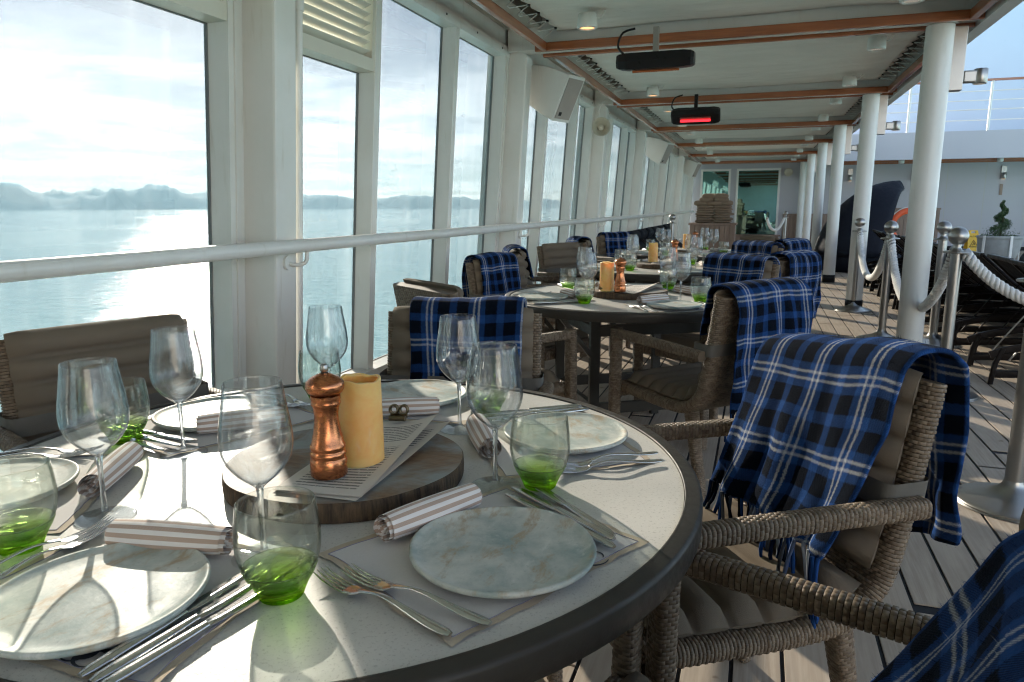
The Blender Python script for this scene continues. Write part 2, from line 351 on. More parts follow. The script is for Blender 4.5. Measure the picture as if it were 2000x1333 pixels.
def tealglass():
    q = M('teal_glass'); tr = q.n('ShaderNodeBsdfTransparent'); tr.inputs[0].default_value = (.10, .46, .45, 1); gl = q.n('ShaderNodeBsdfGlossy'); gl.inputs[0].default_value = (.45, .85, .85, 1); gl.inputs['Roughness'].default_value = .02
    a = q.n('ShaderNodeMixShader'); a.inputs[0].default_value = .5; q.l(tr.outputs[0], a.inputs[1]); q.l(gl.outputs[0], a.inputs[2]); q.l(a.outputs[0], q.o.inputs[0]); return q.m
MAT['teal'] = tealglass()
MAT['room'] = simple('dark_room', (.07, .09, .09), .7)
MAT['grille'] = simple('speaker_grille', (.34, .30, .27), .6, bs=900, bst=.5)
MAT['horn'] = simple('horn_plastic', (.50, .47, .38), .45)
def sea():
    q = M('sea_water'); g = q.n('ShaderNodeNewGeometry').outputs['Position']
    a = q.noise(q.mapv(g, (.10, .16, 1), (0, 0, .5)), 1., 4, .6, .4); b = q.noise(q.mapv(g, (.55, .85, 1), (0, 0, .3)), 1., 4, .65, .3); c = q.noise(q.mapv(g, (3, 4, 1)), 1., 3, .6)
    sw = q.noise(q.mapv(g, (.004, .0012, 1), (0, 0, .75)), 1., 4, .6)
    h = q.math('ADD', q.math('ADD', q.math('MULTIPLY', a, 2.2), q.math('MULTIPLY', b, .55)), q.math('MULTIPLY', c, .07))
    nb = q.bump(h, .36, 1.0)
    return q.pr(q.mix(sw, (.30, .64, .70), (.40, .72, .76)), q.rng(sw, .35, .65, .04, .09), 0, nb, IOR=1.33, Specular_IOR_Level=.5)
MAT['sea'] = sea()
MAT['mountain'] = simple('hazed_mountain_rock', (.15, .31, .44), .9, var=.3, vs=.0009, bs=.002, bst=.0)  # blue of the distance haze is put into the rock colour
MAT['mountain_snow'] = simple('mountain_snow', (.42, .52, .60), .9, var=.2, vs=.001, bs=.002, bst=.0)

def haze():
    q = M('haze'); p = q.n('ShaderNodeVolumePrincipled'); p.inputs['Color'].default_value = (.52, .82, 1.0, 1); p.inputs['Density'].default_value = 1.1e-4; p.inputs['Anisotropy'].default_value = .25; q.l(p.outputs[0], q.o.inputs['Volume']); return q.m
MAT['haze'] = haze()

# ------------------------------------------------------------------ geometry helpers
def link(name, data, parent=None, loc=None, rz=None):
    o = bpy.data.objects.new(name, data); C.objects.link(o)
    if parent is not None: o.parent = parent
    if loc is not None: o.location = loc
    if rz is not None: o.rotation_euler = (0, 0, rz)
    return o
def tag(o, label=None, cat=None, group=None, kind=None):
    if label: o['label'] = label
    if cat: o['category'] = cat
    if group: o['group'] = group
    if kind: o['kind'] = kind
    return o
def thing(name, label, cat, loc=(0, 0, 0), rz=0., group=None):
    return tag(link(name, None, None, loc, rz), label, cat, group)
class B:
    """collects vertices, faces, uvs and material slots for ONE mesh"""
    def __init__(s): s.v = []; s.f = []; s.uv = []; s.mi = []; s.sm = []; s.nv = 0
    def add(s, V, F, uv=None, mi=0, smooth=False):
        V = np.asarray(V, float).reshape(-1, 3); s.v.append(V)
        s.uv.append(np.zeros((len(V), 2)) if uv is None else np.asarray(uv, float).reshape(-1, 2))
        n = s.nv; s.nv += len(V)
        s.f += [tuple(i + n for i in q) for q in (F.tolist() if hasattr(F, 'tolist') else F)]
        s.mi += [mi] * len(F); s.sm += [smooth] * len(F); return s
    def data(s, name, mats):
        me = bpy.data.meshes.new(name); V = np.concatenate(s.v); me.from_pydata(V.tolist(), [], s.f)
        for m_ in mats: me.materials.append(m_)
        me.polygons.foreach_set('material_index', s.mi); me.polygons.foreach_set('use_smooth', s.sm)
        UV = np.concatenate(s.uv)
        if np.any(UV):
            ul = me.uv_layers.new(name='uv'); li = np.zeros(len(me.loops), np.int32); me.loops.foreach_get('vertex_index', li)
            ul.data.foreach_set('uv', UV[li].ravel())
        me.update(); return me
    def obj(s, name, mat, parent=None, loc=None, rz=None):
        mats = mat if isinstance(mat, (list, tuple)) else [mat]
        return link(name, s.data(name, [MAT[k] for k in mats]), parent, loc, rz)
    # shapes
    def box(s, x0, x1, y0, y1, z0, z1, mi=0, bev=0., fn=None):
        if bev > 0:
            b = min(bev, (x1 - x0) / 2.2, (y1 - y0) / 2.2, (z1 - z0) / 2.2); V = []; 
            bm = bmesh.new(); bmesh.ops.create_cube(bm, size=1.0)
            for q in bm.verts: q.co = ((x0 + x1) / 2 + q.co.x * (x1 - x0), (y0 + y1) / 2 + q.co.y * (y1 - y0), (z0 + z1) / 2 + q.co.z * (z1 - z0))
            bmesh.ops.bevel(bm, geom=bm.edges[:] + bm.verts[:], offset=b, segments=2, affect='EDGES', profile=.6)
            bm.verts.index_update(); V = [tuple(q.co) for q in bm.verts]; F = [[q.index for q in fc.verts] for fc in bm.faces]; bm.free()
        else:
            V = [(x, y, z) for z in (z0, z1) for y in (y0, y1) for x in (x0, x1)]
            F = [(0, 2, 3, 1), (4, 5, 7, 6), (0, 1, 5, 4), (2, 6, 7, 3), (0, 4, 6, 2), (1, 3, 7, 5)]
        if fn: V = [fn(*q) for q in V]
        return s.add(V, F, None, mi, False)
    def lathe(s, prof, n=32, mi=0, c=(0, 0, 0), close=False, smooth=True):
        P = np.asarray(prof, float); a = np.arange(n) * 2 * PI / n
        V = np.stack([P[:, None, 0] * np.cos(a) + c[0], P[:, None, 0] * np.sin(a) + c[1], np.repeat(P[:, 1:2], n, 1) + c[2]], -1)
        F = [(i * n + j, i * n + (j + 1) % n, (i + 1) * n + (j + 1) % n, (i + 1) * n + j) for i in range(len(P) - 1) for j in range(n)]
        return s.add(V, F, None, mi, smooth)
    def grid(s, P, uv=None, mi=0, smooth=True, cu=False, cv=False):
        P = np.asarray(P, float); nu, nv = P.shape[:2]; I = np.arange(nu * nv).reshape(nu, nv)
        if cu: I = np.concatenate([I, I[:1]], 0)
        if cv: I = np.concatenate([I, I[:, :1]], 1)
        F = np.stack([I[:-1, :-1], I[1:, :-1], I[1:, 1:], I[:-1, 1:]], -1).reshape(-1, 4)
        return s.add(P, F, uv, mi, smooth)
    def sweep(s, path, sec, up=(0, 0, 1), scale=None, mi=0, smooth=True, cap=True, uv=False):
        G, _ = rings(path, sec, up, scale)
        n, k = G.shape[:2]; U = None
        if uv:
            L = np.r_[0, np.cumsum(np.linalg.norm(np.diff(np.asarray(path, float), axis=0), axis=1))]; U = np.stack([np.repeat(np.linspace(0, 1, k)[None], n, 0), np.repeat(L[:, None], k, 1)], -1)
        s.grid(G, U, mi, smooth, cv=True)
        if cap:
            s.add(G[0], [tuple(range(k - 1, -1, -1))], None if U is None else U[0], mi, False); s.add(G[-1], [tuple(range(k))], None if U is None else U[-1], mi, False)
        return s
    def tube(s, path, r, n=8, mi=0, cap=True, scale=None):
        a = -np.arange(n) * 2 * PI / n
        return s.sweep(path, np.stack([np.cos(a) * r, np.sin(a) * r], -1), None, scale, mi, True, cap)
def rings(path, sec, up=(0, 0, 1), scale=None):
    """section swept along a path: ring points and outward normals"""
    P = np.asarray(path, float); n = len(P); T = np.gradient(P, axis=0); T /= np.linalg.norm(T, axis=1)[:, None] + 1e-12
    sec = np.asarray(sec, float)
    if up is None:
        u = np.array([0, 0, 1.]) if abs(T[0][2]) < .9 else np.array([1., 0, 0]); Us = []
        for t in T: u = u - t * (u @ t); u /= np.linalg.norm(u) + 1e-12; Us.append(u.copy())
        Us = np.array(Us)
    else:
        u = np.asarray(up, float); Us = u - T * (T @ u)[:, None]; Us /= np.linalg.norm(Us, axis=1)[:, None] + 1e-12
    Rt = np.cross(T, Us)
    if sec.ndim == 2: sec = np.repeat(sec[None], n, 0)
    if scale is not None: sec = sec * np.asarray(scale, float).reshape(n, 1, -1)
    G = P[:, None] + sec[..., :1] * Rt[:, None] + sec[..., 1:] * Us[:, None]
    d = np.roll(sec, -1, 1) - np.roll(sec, 1, 1); nn = np.stack([d[..., 1], -d[..., 0]], -1); nn /= np.linalg.norm(nn, axis=-1, keepdims=True) + 1e-12
    c = sec - sec.mean(1, keepdims=True); sg = np.sign((nn * c).sum(-1, keepdims=True).mean(1, keepdims=True)); nn = nn * sg
    N = nn[..., :1] * Rt[:, None] + nn[..., 1:] * Us[:, None]
    return G, N
def rrect(w, h, r, k=4):
    P = []
    for cx_, cy_, a0 in ((w / 2 - r, h / 2 - r, 0), (-w / 2 + r, h / 2 - r, PI / 2), (-w / 2 + r, -h / 2 + r, PI), (w / 2 - r, -h / 2 + r, 1.5 * PI)):
        for i in range(k + 1): a = a0 + PI / 2 * i / k; P.append((cx_ + r * math.cos(a), cy_ + r * math.sin(a)))
    return np.array(P[::-1])
def ell(w, h, n=12):
    a = -np.arange(n) * 2 * PI / n; return np.stack([np.cos(a) * w / 2, np.sin(a) * h / 2], -1)
def smooth_path(pts, n):
    P = np.asarray(pts, float); k = len(P); t = np.linspace(0, k - 1, n); out_ = []
    for x in t:
        i = min(int(x), k - 2); f = x - i; p0, p1, p2, p3 = P[max(i - 1, 0)], P[i], P[i + 1], P[min(i + 2, k - 1)]
        out_.append(.5 * ((2 * p1) + (-p0 + p2) * f + (2 * p0 - 5 * p1 + 4 * p2 - p3) * f * f + (-p0 + 3 * p1 - 3 * p2 + p3) * f ** 3))
    return np.array(out_)
def copy_tree(o, parent=None):
    c = o.copy(); C.objects.link(c); c.parent = parent
    for ch in list(o.children): copy_tree(ch, c)
    return c
ORD = ['first', 'second', 'third', 'fourth', 'fifth', 'sixth', 'seventh', 'eighth', 'ninth', 'tenth', 'eleventh', 'twelfth', 'thirteenth']
def snoise(x, y, seed=0):
    """cheap smooth pseudo noise for wrinkles"""
    r = np.random.RandomState(seed); v = 0
    for k in range(5):
        a, b, p, am = r.uniform(.6, 1.6) * 1.7 ** k, r.uniform(.6, 1.6) * 1.7 ** k, r.uniform(0, 6.28), .6 ** k
        v = v + am * np.sin(a * x * r.choice([-1, 1]) + b * y + p)
    return v / 2.2

# ------------------------------------------------------------------ sea and far shore
SEA_Z = -18.0
def ring_sheet(z, radii, n=96):
    V = [(0, 0, z)]; F = []
    for r in radii: V += [(r * math.cos(2 * PI * i / n), r * math.sin(2 * PI * i / n), z) for i in range(n)]
    F += [(0, 1 + i, 1 + (i + 1) % n) for i in range(n)]
    for k in range(len(radii) - 1):
        a = 1 + k * n; F += [(a + i, a + n + i, a + n + (i + 1) % n, a + (i + 1) % n) for i in range(n)]
    return V, F
b = B(); b.add(*ring_sheet(SEA_Z, [40, 200, 1000, 4000, 10400])); tag(b.obj('sea', 'sea'), 'calm pale sea glittering under the sun beyond the windows', None, None, 'structure')

def ridge(name, label, az0, az1, dist, prof, mat, seed, depth):
    """a mountain range along an arc; prof = heights in metres"""
    n = 240; az = np.radians(np.linspace(az0, az1, n)); t = np.linspace(0, 1, n)
    base = np.interp(t, np.linspace(0, 1, len(prof)), prof)
    r = np.random.RandomState(seed); h = base.copy()
    for k in range(1, 7):
        h = h + base * .085 / k * np.sin(t * 2 * PI * r.uniform(2, 4) * 2 ** k + r.uniform(0, 6)) * .8
    h = np.maximum(h, 4); rows = 7; P = np.zeros((rows, n, 3))
    for i in range(rows):
        fr = i / (rows - 1); hh = h * (1 - abs(2 * fr - 1) ** 1.15) + r.uniform(-1, 1, n) * h * .05 * (0 < i < rows - 1)
        d = dist + depth * (fr - .5) + r.uniform(-1, 1, n) * depth * .03
        P[i] = np.stack([np.sin(az) * d, np.cos(az) * d, SEA_Z - 2 + hh], -1)
    bb = B(); bb.grid(P, None, 0, True); return tag(bb.obj(name, mat), label, None, None, 'structure')
# heights follow the skyline seen from the deck (px above the waterline / focal * distance)
def px2m(p, d): return .82 * p / 1420. * d + 18
D1 = 8600.
skyl = [30, 36, 44, 47, 46, 44, 25, 18, 30, 26, 40, 30, 46, 49, 30, 24, 32, 42, 40, 38, 34, 30, 28, 26, 28, 22, 25, 20, 22, 26, 24, 26, 20, 24, 18, 20, 22, 16, 12, 18, 14, 12, 10, 8]
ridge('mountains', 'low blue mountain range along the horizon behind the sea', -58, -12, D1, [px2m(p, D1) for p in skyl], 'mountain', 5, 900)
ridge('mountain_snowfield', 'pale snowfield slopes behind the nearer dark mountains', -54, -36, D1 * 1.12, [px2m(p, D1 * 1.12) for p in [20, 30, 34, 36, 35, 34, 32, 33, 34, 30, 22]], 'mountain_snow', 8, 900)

# ------------------------------------------------------------------ deck
DX0, DX1, DY0, DY1 = -2.32, 9.0, -7.0, 22.6
PW, GAP = 0.118, 0.011
b = B(); b.box(DX0, DX1, DY0, DY1, -.06, -.006); deck = b.obj('deck', 'caulk'); tag(deck, 'weathered teak plank deck with dark caulked seams', None, None, 'structure')
planks = []
nrow = int((DX1 - DX0) / (PW + GAP))
for i in range(nrow):
    x = DX0 + i * (PW + GAP); y = DY0 - rnd.uniform(0, 2.4)
    while y < DY1:
        L = rnd.uniform(2.0, 2.9); planks.append((x, max(y, DY0), min(y + L, DY1))); y += L + .009
planks = [p for p in planks if p[2] - p[1] > .05]
def plank_seen(p):   # size in view: nearer and inside the camera's wedge first
    xm, ym = p[0], (p[1] + p[2]) / 2; u = (xm * cyw + ym * sy); w = (-xm * sy + ym * cyw)
    d = math.hypot(xm, ym); inside = w > .2 and abs(u / w) < .95 and xm > -1.9
    return (0 if inside else 1, d)
planks.sort(key=plank_seen)
cache = {}
for k, (x, y0, y1) in enumerate(planks[:300]):
    L = round(y1 - y0, 1)
    if L < .1: L = .1
    if L not in cache:
        q = B(); q.box(0, PW, 0, L, -.005, 0.0, bev=.0015); cache[L] = q.data('plank', [MAT['teak']])
    link('plank', cache[L], deck, (x, y0, 0.0))
b = B()
for x, y0, y1 in planks[300:]: b.box(x, x + PW, y0, y1, -.005, 0.0)
tag(b.obj('far_planks', 'teak', deck), kind='stuff')

# ------------------------------------------------------------------ outboard wall: posts and glazed bays
LEAN = .072
def gx(z): return -2.17 + LEAN * (z - 1.2)          # plane of the glass
def pin(z): return -1.95 + .066 * (z - 1.04)        # inner edge of the posts
POST0, PITCH = 2.60, 3.27
HEAD = 2.40; SILL = .24
posts = []
for i in range(7):
    y = POST0 + PITCH * i; t = thing('window_post', f'{"tall cream white steel window post with handrail bracket, " + ORD[i] + " from the camera"}', 'post', (0, 0, 0), 0, 'window posts along the sea side')
    q = B(); V = []
    zs = (0.0, .6, 1.2, 1.8, 2.40, 2.66)
    def ringp(z):
        top = max(0, z - 2.40) * .9
        return [(gx(z) - .12, y, z), (gx(z) - .12, y + .15, z), (pin(z) - top, y + .15, z), (pin(z) - top, y, z)]
    rr = [ringp(z) for z in zs]
    # slightly rounded inner edges
    P = []
    for rg in rr:
        (a, b0, c0, d0) = rg; e = .012
        P.append([a, b0, (c0[0] - e, c0[1], c0[2]), (c0[0] - .003, c0[1] - .004, c0[2]), (c0[0], c0[1] - e, c0[2]), (d0[0], d0[1] + e, d0[2]), (d0[0] - .003, d0[1] + .004, d0[2]), (d0[0] - e, d0[1], d0[2])])
    q.grid(np.array(P), None, 0, False, cv=True); q.obj('web', 'post_paint', t)
    # J-shaped rail bracket with a round back plate
    zr = 1.035
    q = B(); xx = pin(zr - .06)
    q.tube(smooth_path([(xx, y + .075, zr - .075), (xx + .03, y + .085, zr - .085), (xx + .07, y + .11, zr - .075), (xx + .075, y + .12, zr - .028)], 12), .009, 8)
    q.obj('rail_bracket', 'white', t)
    q = B(); q.tube([(xx - .004, y + .075, zr - .075), (xx + .012, y + .075, zr - .075)], .032, 18); q.obj('back_plate', 'white', t)
    posts.append(t)
# vertical drain pipe beside the nearest post
q = B(); ypi = POST0 + .19
q.tube([(pin(z) - .02, ypi, z) for z in (.0, .8, 1.6, 2.3, 2.6)], .018, 12); q.tube([(pin(z) - .02, ypi, z) for z in (2.02, 2.07)], .024, 12)
tag(q.obj('drain_pipe', 'white'), 'thin white pipe running up beside the nearest window post', 'pipe')
# handrail
q = B(); zr = 1.035; xr = pin(zr) + .075
q.tube([(xr, y, zr) for y in np.linspace(-.9, 22.4, 30)], .029, 16)
tag(q.obj('handrail', 'white'), 'long white painted pipe handrail in front of the windows', 'handrail')

def sheared(x, y, z): return (x + gx(z) + 2.17 + 0.0, y, z)      # x given relative to x=-2.17 plane at z=1.2
LOUVRE = {0: (1.30, 2.44), 1: (2.78, 3.69), 6: (0, 0)}
for i in range(8):
    y0 = POST0 + PITCH * (i - 1) + .15; y1 = POST0 + PITCH * i
    if i == 0: cuts = [1.27]
    elif i == 1: cuts = [3.72, 4.80]
    else: cuts = [y0 + 1.08, y0 + 2.28]
    if y0 > 22: break
    y1 = min(y1, 22.5); cuts = [c for c in cuts if c < y1 - .3]
    t = thing('window_bay', f'glazed sea window bay, {ORD[i]} along the wall from the camera, with white frame', 'window', (0, 0, 0), 0, 'window bays along the sea side')
    xg = -2.17
    q = B()   # outer frame: sides, head, sill
    q.box(xg - .05, xg + .07, y0 - .002, y0 + .06, SILL, HEAD, fn=sheared); q.box(xg - .05, xg + .07, y1 - .085, y1 + .002, SILL, HEAD, fn=sheared)
    q.box(xg - .05, xg + .075, y0, y1, HEAD - .001, HEAD + .07, fn=sheared); q.box(xg - .05, xg + .10, y0, y1, SILL - .05, SILL + .001, fn=sheared)
    # glazing bead lines and bolts
    q.box(xg + .070, xg + .078, y1 - .055, y1 - .049, SILL, HEAD, fn=sheared)
    for k in range(6):
        yy = y0 + .2 + k * (y1 - y0 - .4) / 5; q.box(xg + .0745, xg + .079, yy, yy + .012, HEAD + .03, HEAD + .042, 1, fn=sheared)
    q.obj('frame', ['white', 'black'], t)
    for c in cuts:
        q = B(); q.box(xg - .05, xg + .07, c - .032, c + .032, SILL, HEAD, bev=.004, fn=sheared); q.obj('mullion', 'white', t)
    ed = [y0 + .06] + [v for c in cuts for v in (c - .032, c + .032)] + [y1 - .085]
    for k in range(0, len(ed), 2):
        a, e = ed[k], ed[k + 1]; top = HEAD
        lv = (i == 0 and k == 2) or (i == 1 and k == 0) or (i == 6 and k == 0)
        if lv: top = 1.93
        q = B(); q.box(xg - .046, xg - .041, a, e, SILL, top, fn=sheared); q.obj('pane', 'pane', t)
        # dark rubber gasket around the pane, set just in front of it
        q = B(); g = .005
        for (ya, ye, za, ze) in ((a, a + g, SILL, top), (e - g, e, SILL, top), (a + g, e - g, SILL, SILL + g), (a + g, e - g, top - g, top)): q.box(xg - .040, xg - .030, ya, ye, za, ze, fn=sheared)
        q.obj('gasket', 'gasket', t)
        if lv:
            lf = link('louvre', None, t); q = B()
            q.box(xg - .03, xg + .065, a + .0, e - .0, top - .0, top + .065, fn=sheared); q.box(xg - .03, xg + .065, a, e, HEAD - .03, HEAD - .002, fn=sheared)
            q.box(xg - .03, xg + .065, a, a + .028, top + .065, HEAD - .03, fn=sheared); q.box(xg - .03, xg + .065, e - .028, e, top + .065, HEAD - .03, fn=sheared); q.obj('louvre_frame', 'cream', lf)
            nsl = 8; hs = (HEAD - .03 - top - .065) / nsl
            for j in range(nsl):
                z = top + .065 + j * hs; q = B()
                sec = [(-.028, -.0), (.0, hs * .55), (.05, hs * .92), (.053, hs * .84), (.004, hs * .44), (-.022, -.004)]
                P = [[sheared(xg + sx_, yy, z + sz_) for sx_, sz_ in sec] for yy in (a + .028, e - .028)]
                q.grid(P, None, 0, True, cv=True); q.obj('slat', 'cream', lf)
# solid wall below the sill, and the head beam above the windows
q = B()
q.box(-2.17 - .10, -2.17 + .03, -1.6, 22.6, -.1, SILL - .051, fn=sheared); tag(q.obj('wall_below_windows', 'white'), None, None, None, 'structure')
q = B()
q.box(-2.17 - .12, -2.17 + .05, -1.6, 22.6, HEAD + .071, HEAD + .34, fn=sheared)
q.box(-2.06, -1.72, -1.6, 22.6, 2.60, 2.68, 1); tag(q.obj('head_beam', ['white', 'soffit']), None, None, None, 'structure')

# unseen solid walls, added behind the camera to cut sky reflections and fill
q = B(); q.box(-2.40, -2.25, -7.0, -.80, 0, 2.7); q.box(-2.40, 9.0, -7.15, -7.0, 0, 3.2); tag(q.obj('added_wall_behind_camera', 'white'), None, None, None, 'structure')

# ------------------------------------------------------------------ roof, canvas ceiling bays, columns
RL, RR = -1.70, 1.24
ZT = 2.405
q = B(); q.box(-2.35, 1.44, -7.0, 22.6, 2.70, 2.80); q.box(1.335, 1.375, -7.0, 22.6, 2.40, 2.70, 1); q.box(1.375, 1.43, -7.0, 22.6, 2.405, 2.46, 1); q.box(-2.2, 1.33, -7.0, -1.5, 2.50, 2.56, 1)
roof = q.obj('roof', ['dark_roof', 'white']); tag(roof, None, None, None, 'structure')
COLY = [5.88 + PITCH * i for i in range(-1, 6)]
for i, yc in enumerate(COLY[:]):
    # transverse white beam between two mahogany rails, carried by the column
    t = thing('roof_beam', f'white transverse roof beam with conduit, {ORD[i]} from the camera', 'beam', (0, 0, 0), 0, 'roof beams'); q = B(); q.box(RL - .30, 1.33, yc - .085, yc + .085, 2.43, 2.695); q.obj('beam_box', 'white', t)
    q = B(); q.tube([(RL, yc - .03, 2.418), (1.2, yc - .03, 2.418)], .010, 8); q.obj('conduit', 'cord', t)
def bay(i, ya, yb):
    t = thing('ceiling_panel', f'laced white canvas ceiling panel in mahogany frame, {ORD[i]} bay from the camera', 'ceiling panel', (0, 0, 0), 0, 'laced canvas ceiling panels')
    for (x0, x1, y0, y1, m_) in ((RL, RL + .04, ya + .04, yb - .04, 'mahogany_y'), (RR, RR + .045, ya + .04, yb - .04, 'mahogany_y'), (RL - .06, RR + .09, ya, ya + .04, 'mahogany'), (RL - .06, RR + .09, yb - .04, yb, 'mahogany')):
        q = B(); q.box(x0, x1, y0, y1, ZT, ZT + .065, bev=.007); q.obj('trim', m_, t)
    # canvas with sag, wrinkles and scalloped laced edges
    nx, ny = 46, 40; xs = np.linspace(RL + .13, RR - .09, nx); ys = np.linspace(ya + .07, yb - .07, ny); X, Y = np.meshgrid(xs, ys, indexing='ij')
    u = (X - xs[0]) / (xs[-1] - xs[0]); v = (Y - ys[0]) / (ys[-1] - ys[0])
    Z = 2.545 - .045 * np.sin(PI * u) * np.sin(PI * v) + .010 * snoise(X * 2.2, Y * 3.5, i) - .004
    edge = np.abs(np.sin(np.linspace(0, PI * 13, ny)))
    X = X + np.where(u < .001, .02 * edge[None], 0) - np.where(u > .999, .02 * edge[None], 0)
    q = B(); q.grid(np.stack([X, Y, Z], -1)); cv = q.obj('canvas', 'canvas', t)
    so = cv.modifiers.new('thickness', 'SOLIDIFY'); so.thickness = .003
    for side, (xa, xb) in enumerate(((xs[0] + .02, RL + .045), (xs[-1] - .02, RR - .004))):
        q = B(); n = 13; dy = (ys[-1] - ys[0]) / n
        pts = []
        for k in range(n):
            yk = ys[0] + dy * (k + .5); pts += [(xb, yk - dy * .42, 2.50), (xa, yk, 2.535), (xb, yk + dy * .35, 2.50)]
        q.tube(pts, .004, 6); 
        for k in range(n):   # eyelets
            yk = ys[0] + dy * (k + .5); q.tube([(xa - (.0 if side else -.0), yk, 2.528), (xa, yk, 2.54)], .011, 8, 1)
        q.obj('lacing', ['cord', 'black'], t)
edges_ = [-1.4] + COLY + [22.55]
for i in range(len(COLY) + 1):
    bay(i, edges_[i] + .095, edges_[i + 1] - .095)
for i, yc in enumerate(COLY[1:]):
    t = thing('support_column', f'round white steel column on black foot ring, {ORD[i]} in the row from the camera', 'column', (1.10, yc, 0), 0, 'row of round deck columns')
    q = B(); q.lathe([(.088, .115), (.088, 1.2), (.088, 2.404)], 40); q.obj('shaft', 'white', t)
    q = B(); q.lathe([(.0, .0005), (.095, .0005), (.095, .12), (.0875, .122)], 40); q.obj('foot_ring', 'black', t)
    # stainless lamp on a plate beside the column head
    l = thing('column_lamp', f'stainless up-down lamp on bracket at head of {ORD[i]} column', 'wall lamp', (1.10, yc, 0), 0, 'column lamps')
    q = B(); q.box(.085, .175, .02, .10, 1.98, 2.40, bev=.004); q.obj('back_plate', 'stainless', l)
    q = B(); q.lathe([(0, 2.02), (.040, 2.02), (.044, 2.025), (.044, 2.115), (.040, 2.12), (0, 2.12)], 24, c=(.285, .06, 0)); q.box(.175, .27, .03, .09, 2.03, 2.11, bev=.01); q.obj('housing', 'stainless', l)
    q = B(); q.lathe([(0, 2.0195), (.032, 2.0195)], 20, c=(.285, .06, 0)); q.obj('lens', 'lamp_dim', l)
# downlights
k = 0
for i in range(len(COLY)):
    yc = COLY[i]
    for dy in (-.72, .72):
        for sx_, on in ((-1.2, True), (.80, False)):
            y = yc + dy
            if y < 1 or y > 22.2: continue
            t = thing('downlight', f'{"lit" if on else "unlit"} white can downlight, {ORD[i]} roof beam, {"near" if dy < 0 else "far"} side', 'ceiling light', (sx_, y, 0), 0, 'can downlights on the canvas ceiling')
            q = B(); q.lathe([(.0, 2.50), (.066, 2.50), (.070, 2.425), (.068, 2.408), (.056, 2.406), (.052, 2.416)], 28); q.obj('can', 'white', t)
            q = B(); q.lathe([(0, 2.4155), (.0522, 2.4155)], 24); q.obj('lens', 'lamp' if on else 'lamp_dim', t)
            q = B(); q.tube([(.04, .0, 2.47), (.09, .02, 2.475), (.12, .02, 2.52)], .006, 6); q.obj('cable', 'cord', t)
# infrared heaters
for i, (x, y, lit, tilt, zc_) in enumerate(((-.76, 5.26, False, .1, 2.215), (-.75, 8.55, True, -.55, 2.21))):
    t = thing('patio_heater', ('black infrared heater with red glowing element under the roof' if lit else 'black infrared heater with dim element hung from nearest roof beam'), 'heater', (x, y + .15, 0), 0, 'infrared heaters')
    q = B(); sec = [(-.075, .055), (.075, .055), (.105, .0), (.085, -.055), (-.085, -.055), (-.105, .0)]
    def tl(yy, zz): return (yy * math.cos(tilt) - zz * math.sin(tilt), yy * math.sin(tilt) + zz * math.cos(tilt))
    P = []
    for xx, s_ in ((-.27, .72), (-.25, .9), (-.2, 1), (.2, 1), (.25, .9), (.27, .72)): P.append([(xx, tl(a * s_, c_ * s_)[0], zc_ + tl(a * s_, c_ * s_)[1]) for a, c_ in sec])
    q.grid(P, None, 0, False, cv=True); q.add(P[0], [tuple(range(6))]); q.add(P[-1], [tuple(range(5, -1, -1))]); q.obj('housing', 'black', t)
    q = B(); fr_ = [(-.17, -.045), (.17, -.045), (.17, .045), (-.17, .045)]
    q.add([(xx, tl(yy, -.0555 - .002)[0], zc_ + tl(yy, -.0575)[1]) for xx, yy in fr_], [(0, 1, 2, 3)]); q.obj('reflector', 'stainless', t)
    q = B(); p0, p1 = tl(.012, -.064); 
    q.tube([(-.165, p0, zc_ + p1), (.165, p0, zc_ + p1)], .010, 10); q.obj('element', 'heater_red' if lit else 'copper', t)
    q = B(); q.box(-.02, .02, -.02, .02, zc_ + .05, 2.44, bev=.003); q.obj('hanger', 'black' if lit else 'stainless', t)
    q = B(); q.tube(smooth_path([(-.22, 0, zc_ + .05), (-.27, .0, zc_ + .11), (-.24, 0, zc_ + .2), (-.15, 0, 2.44)], 14), .008, 8); q.obj('cable', 'black', t)

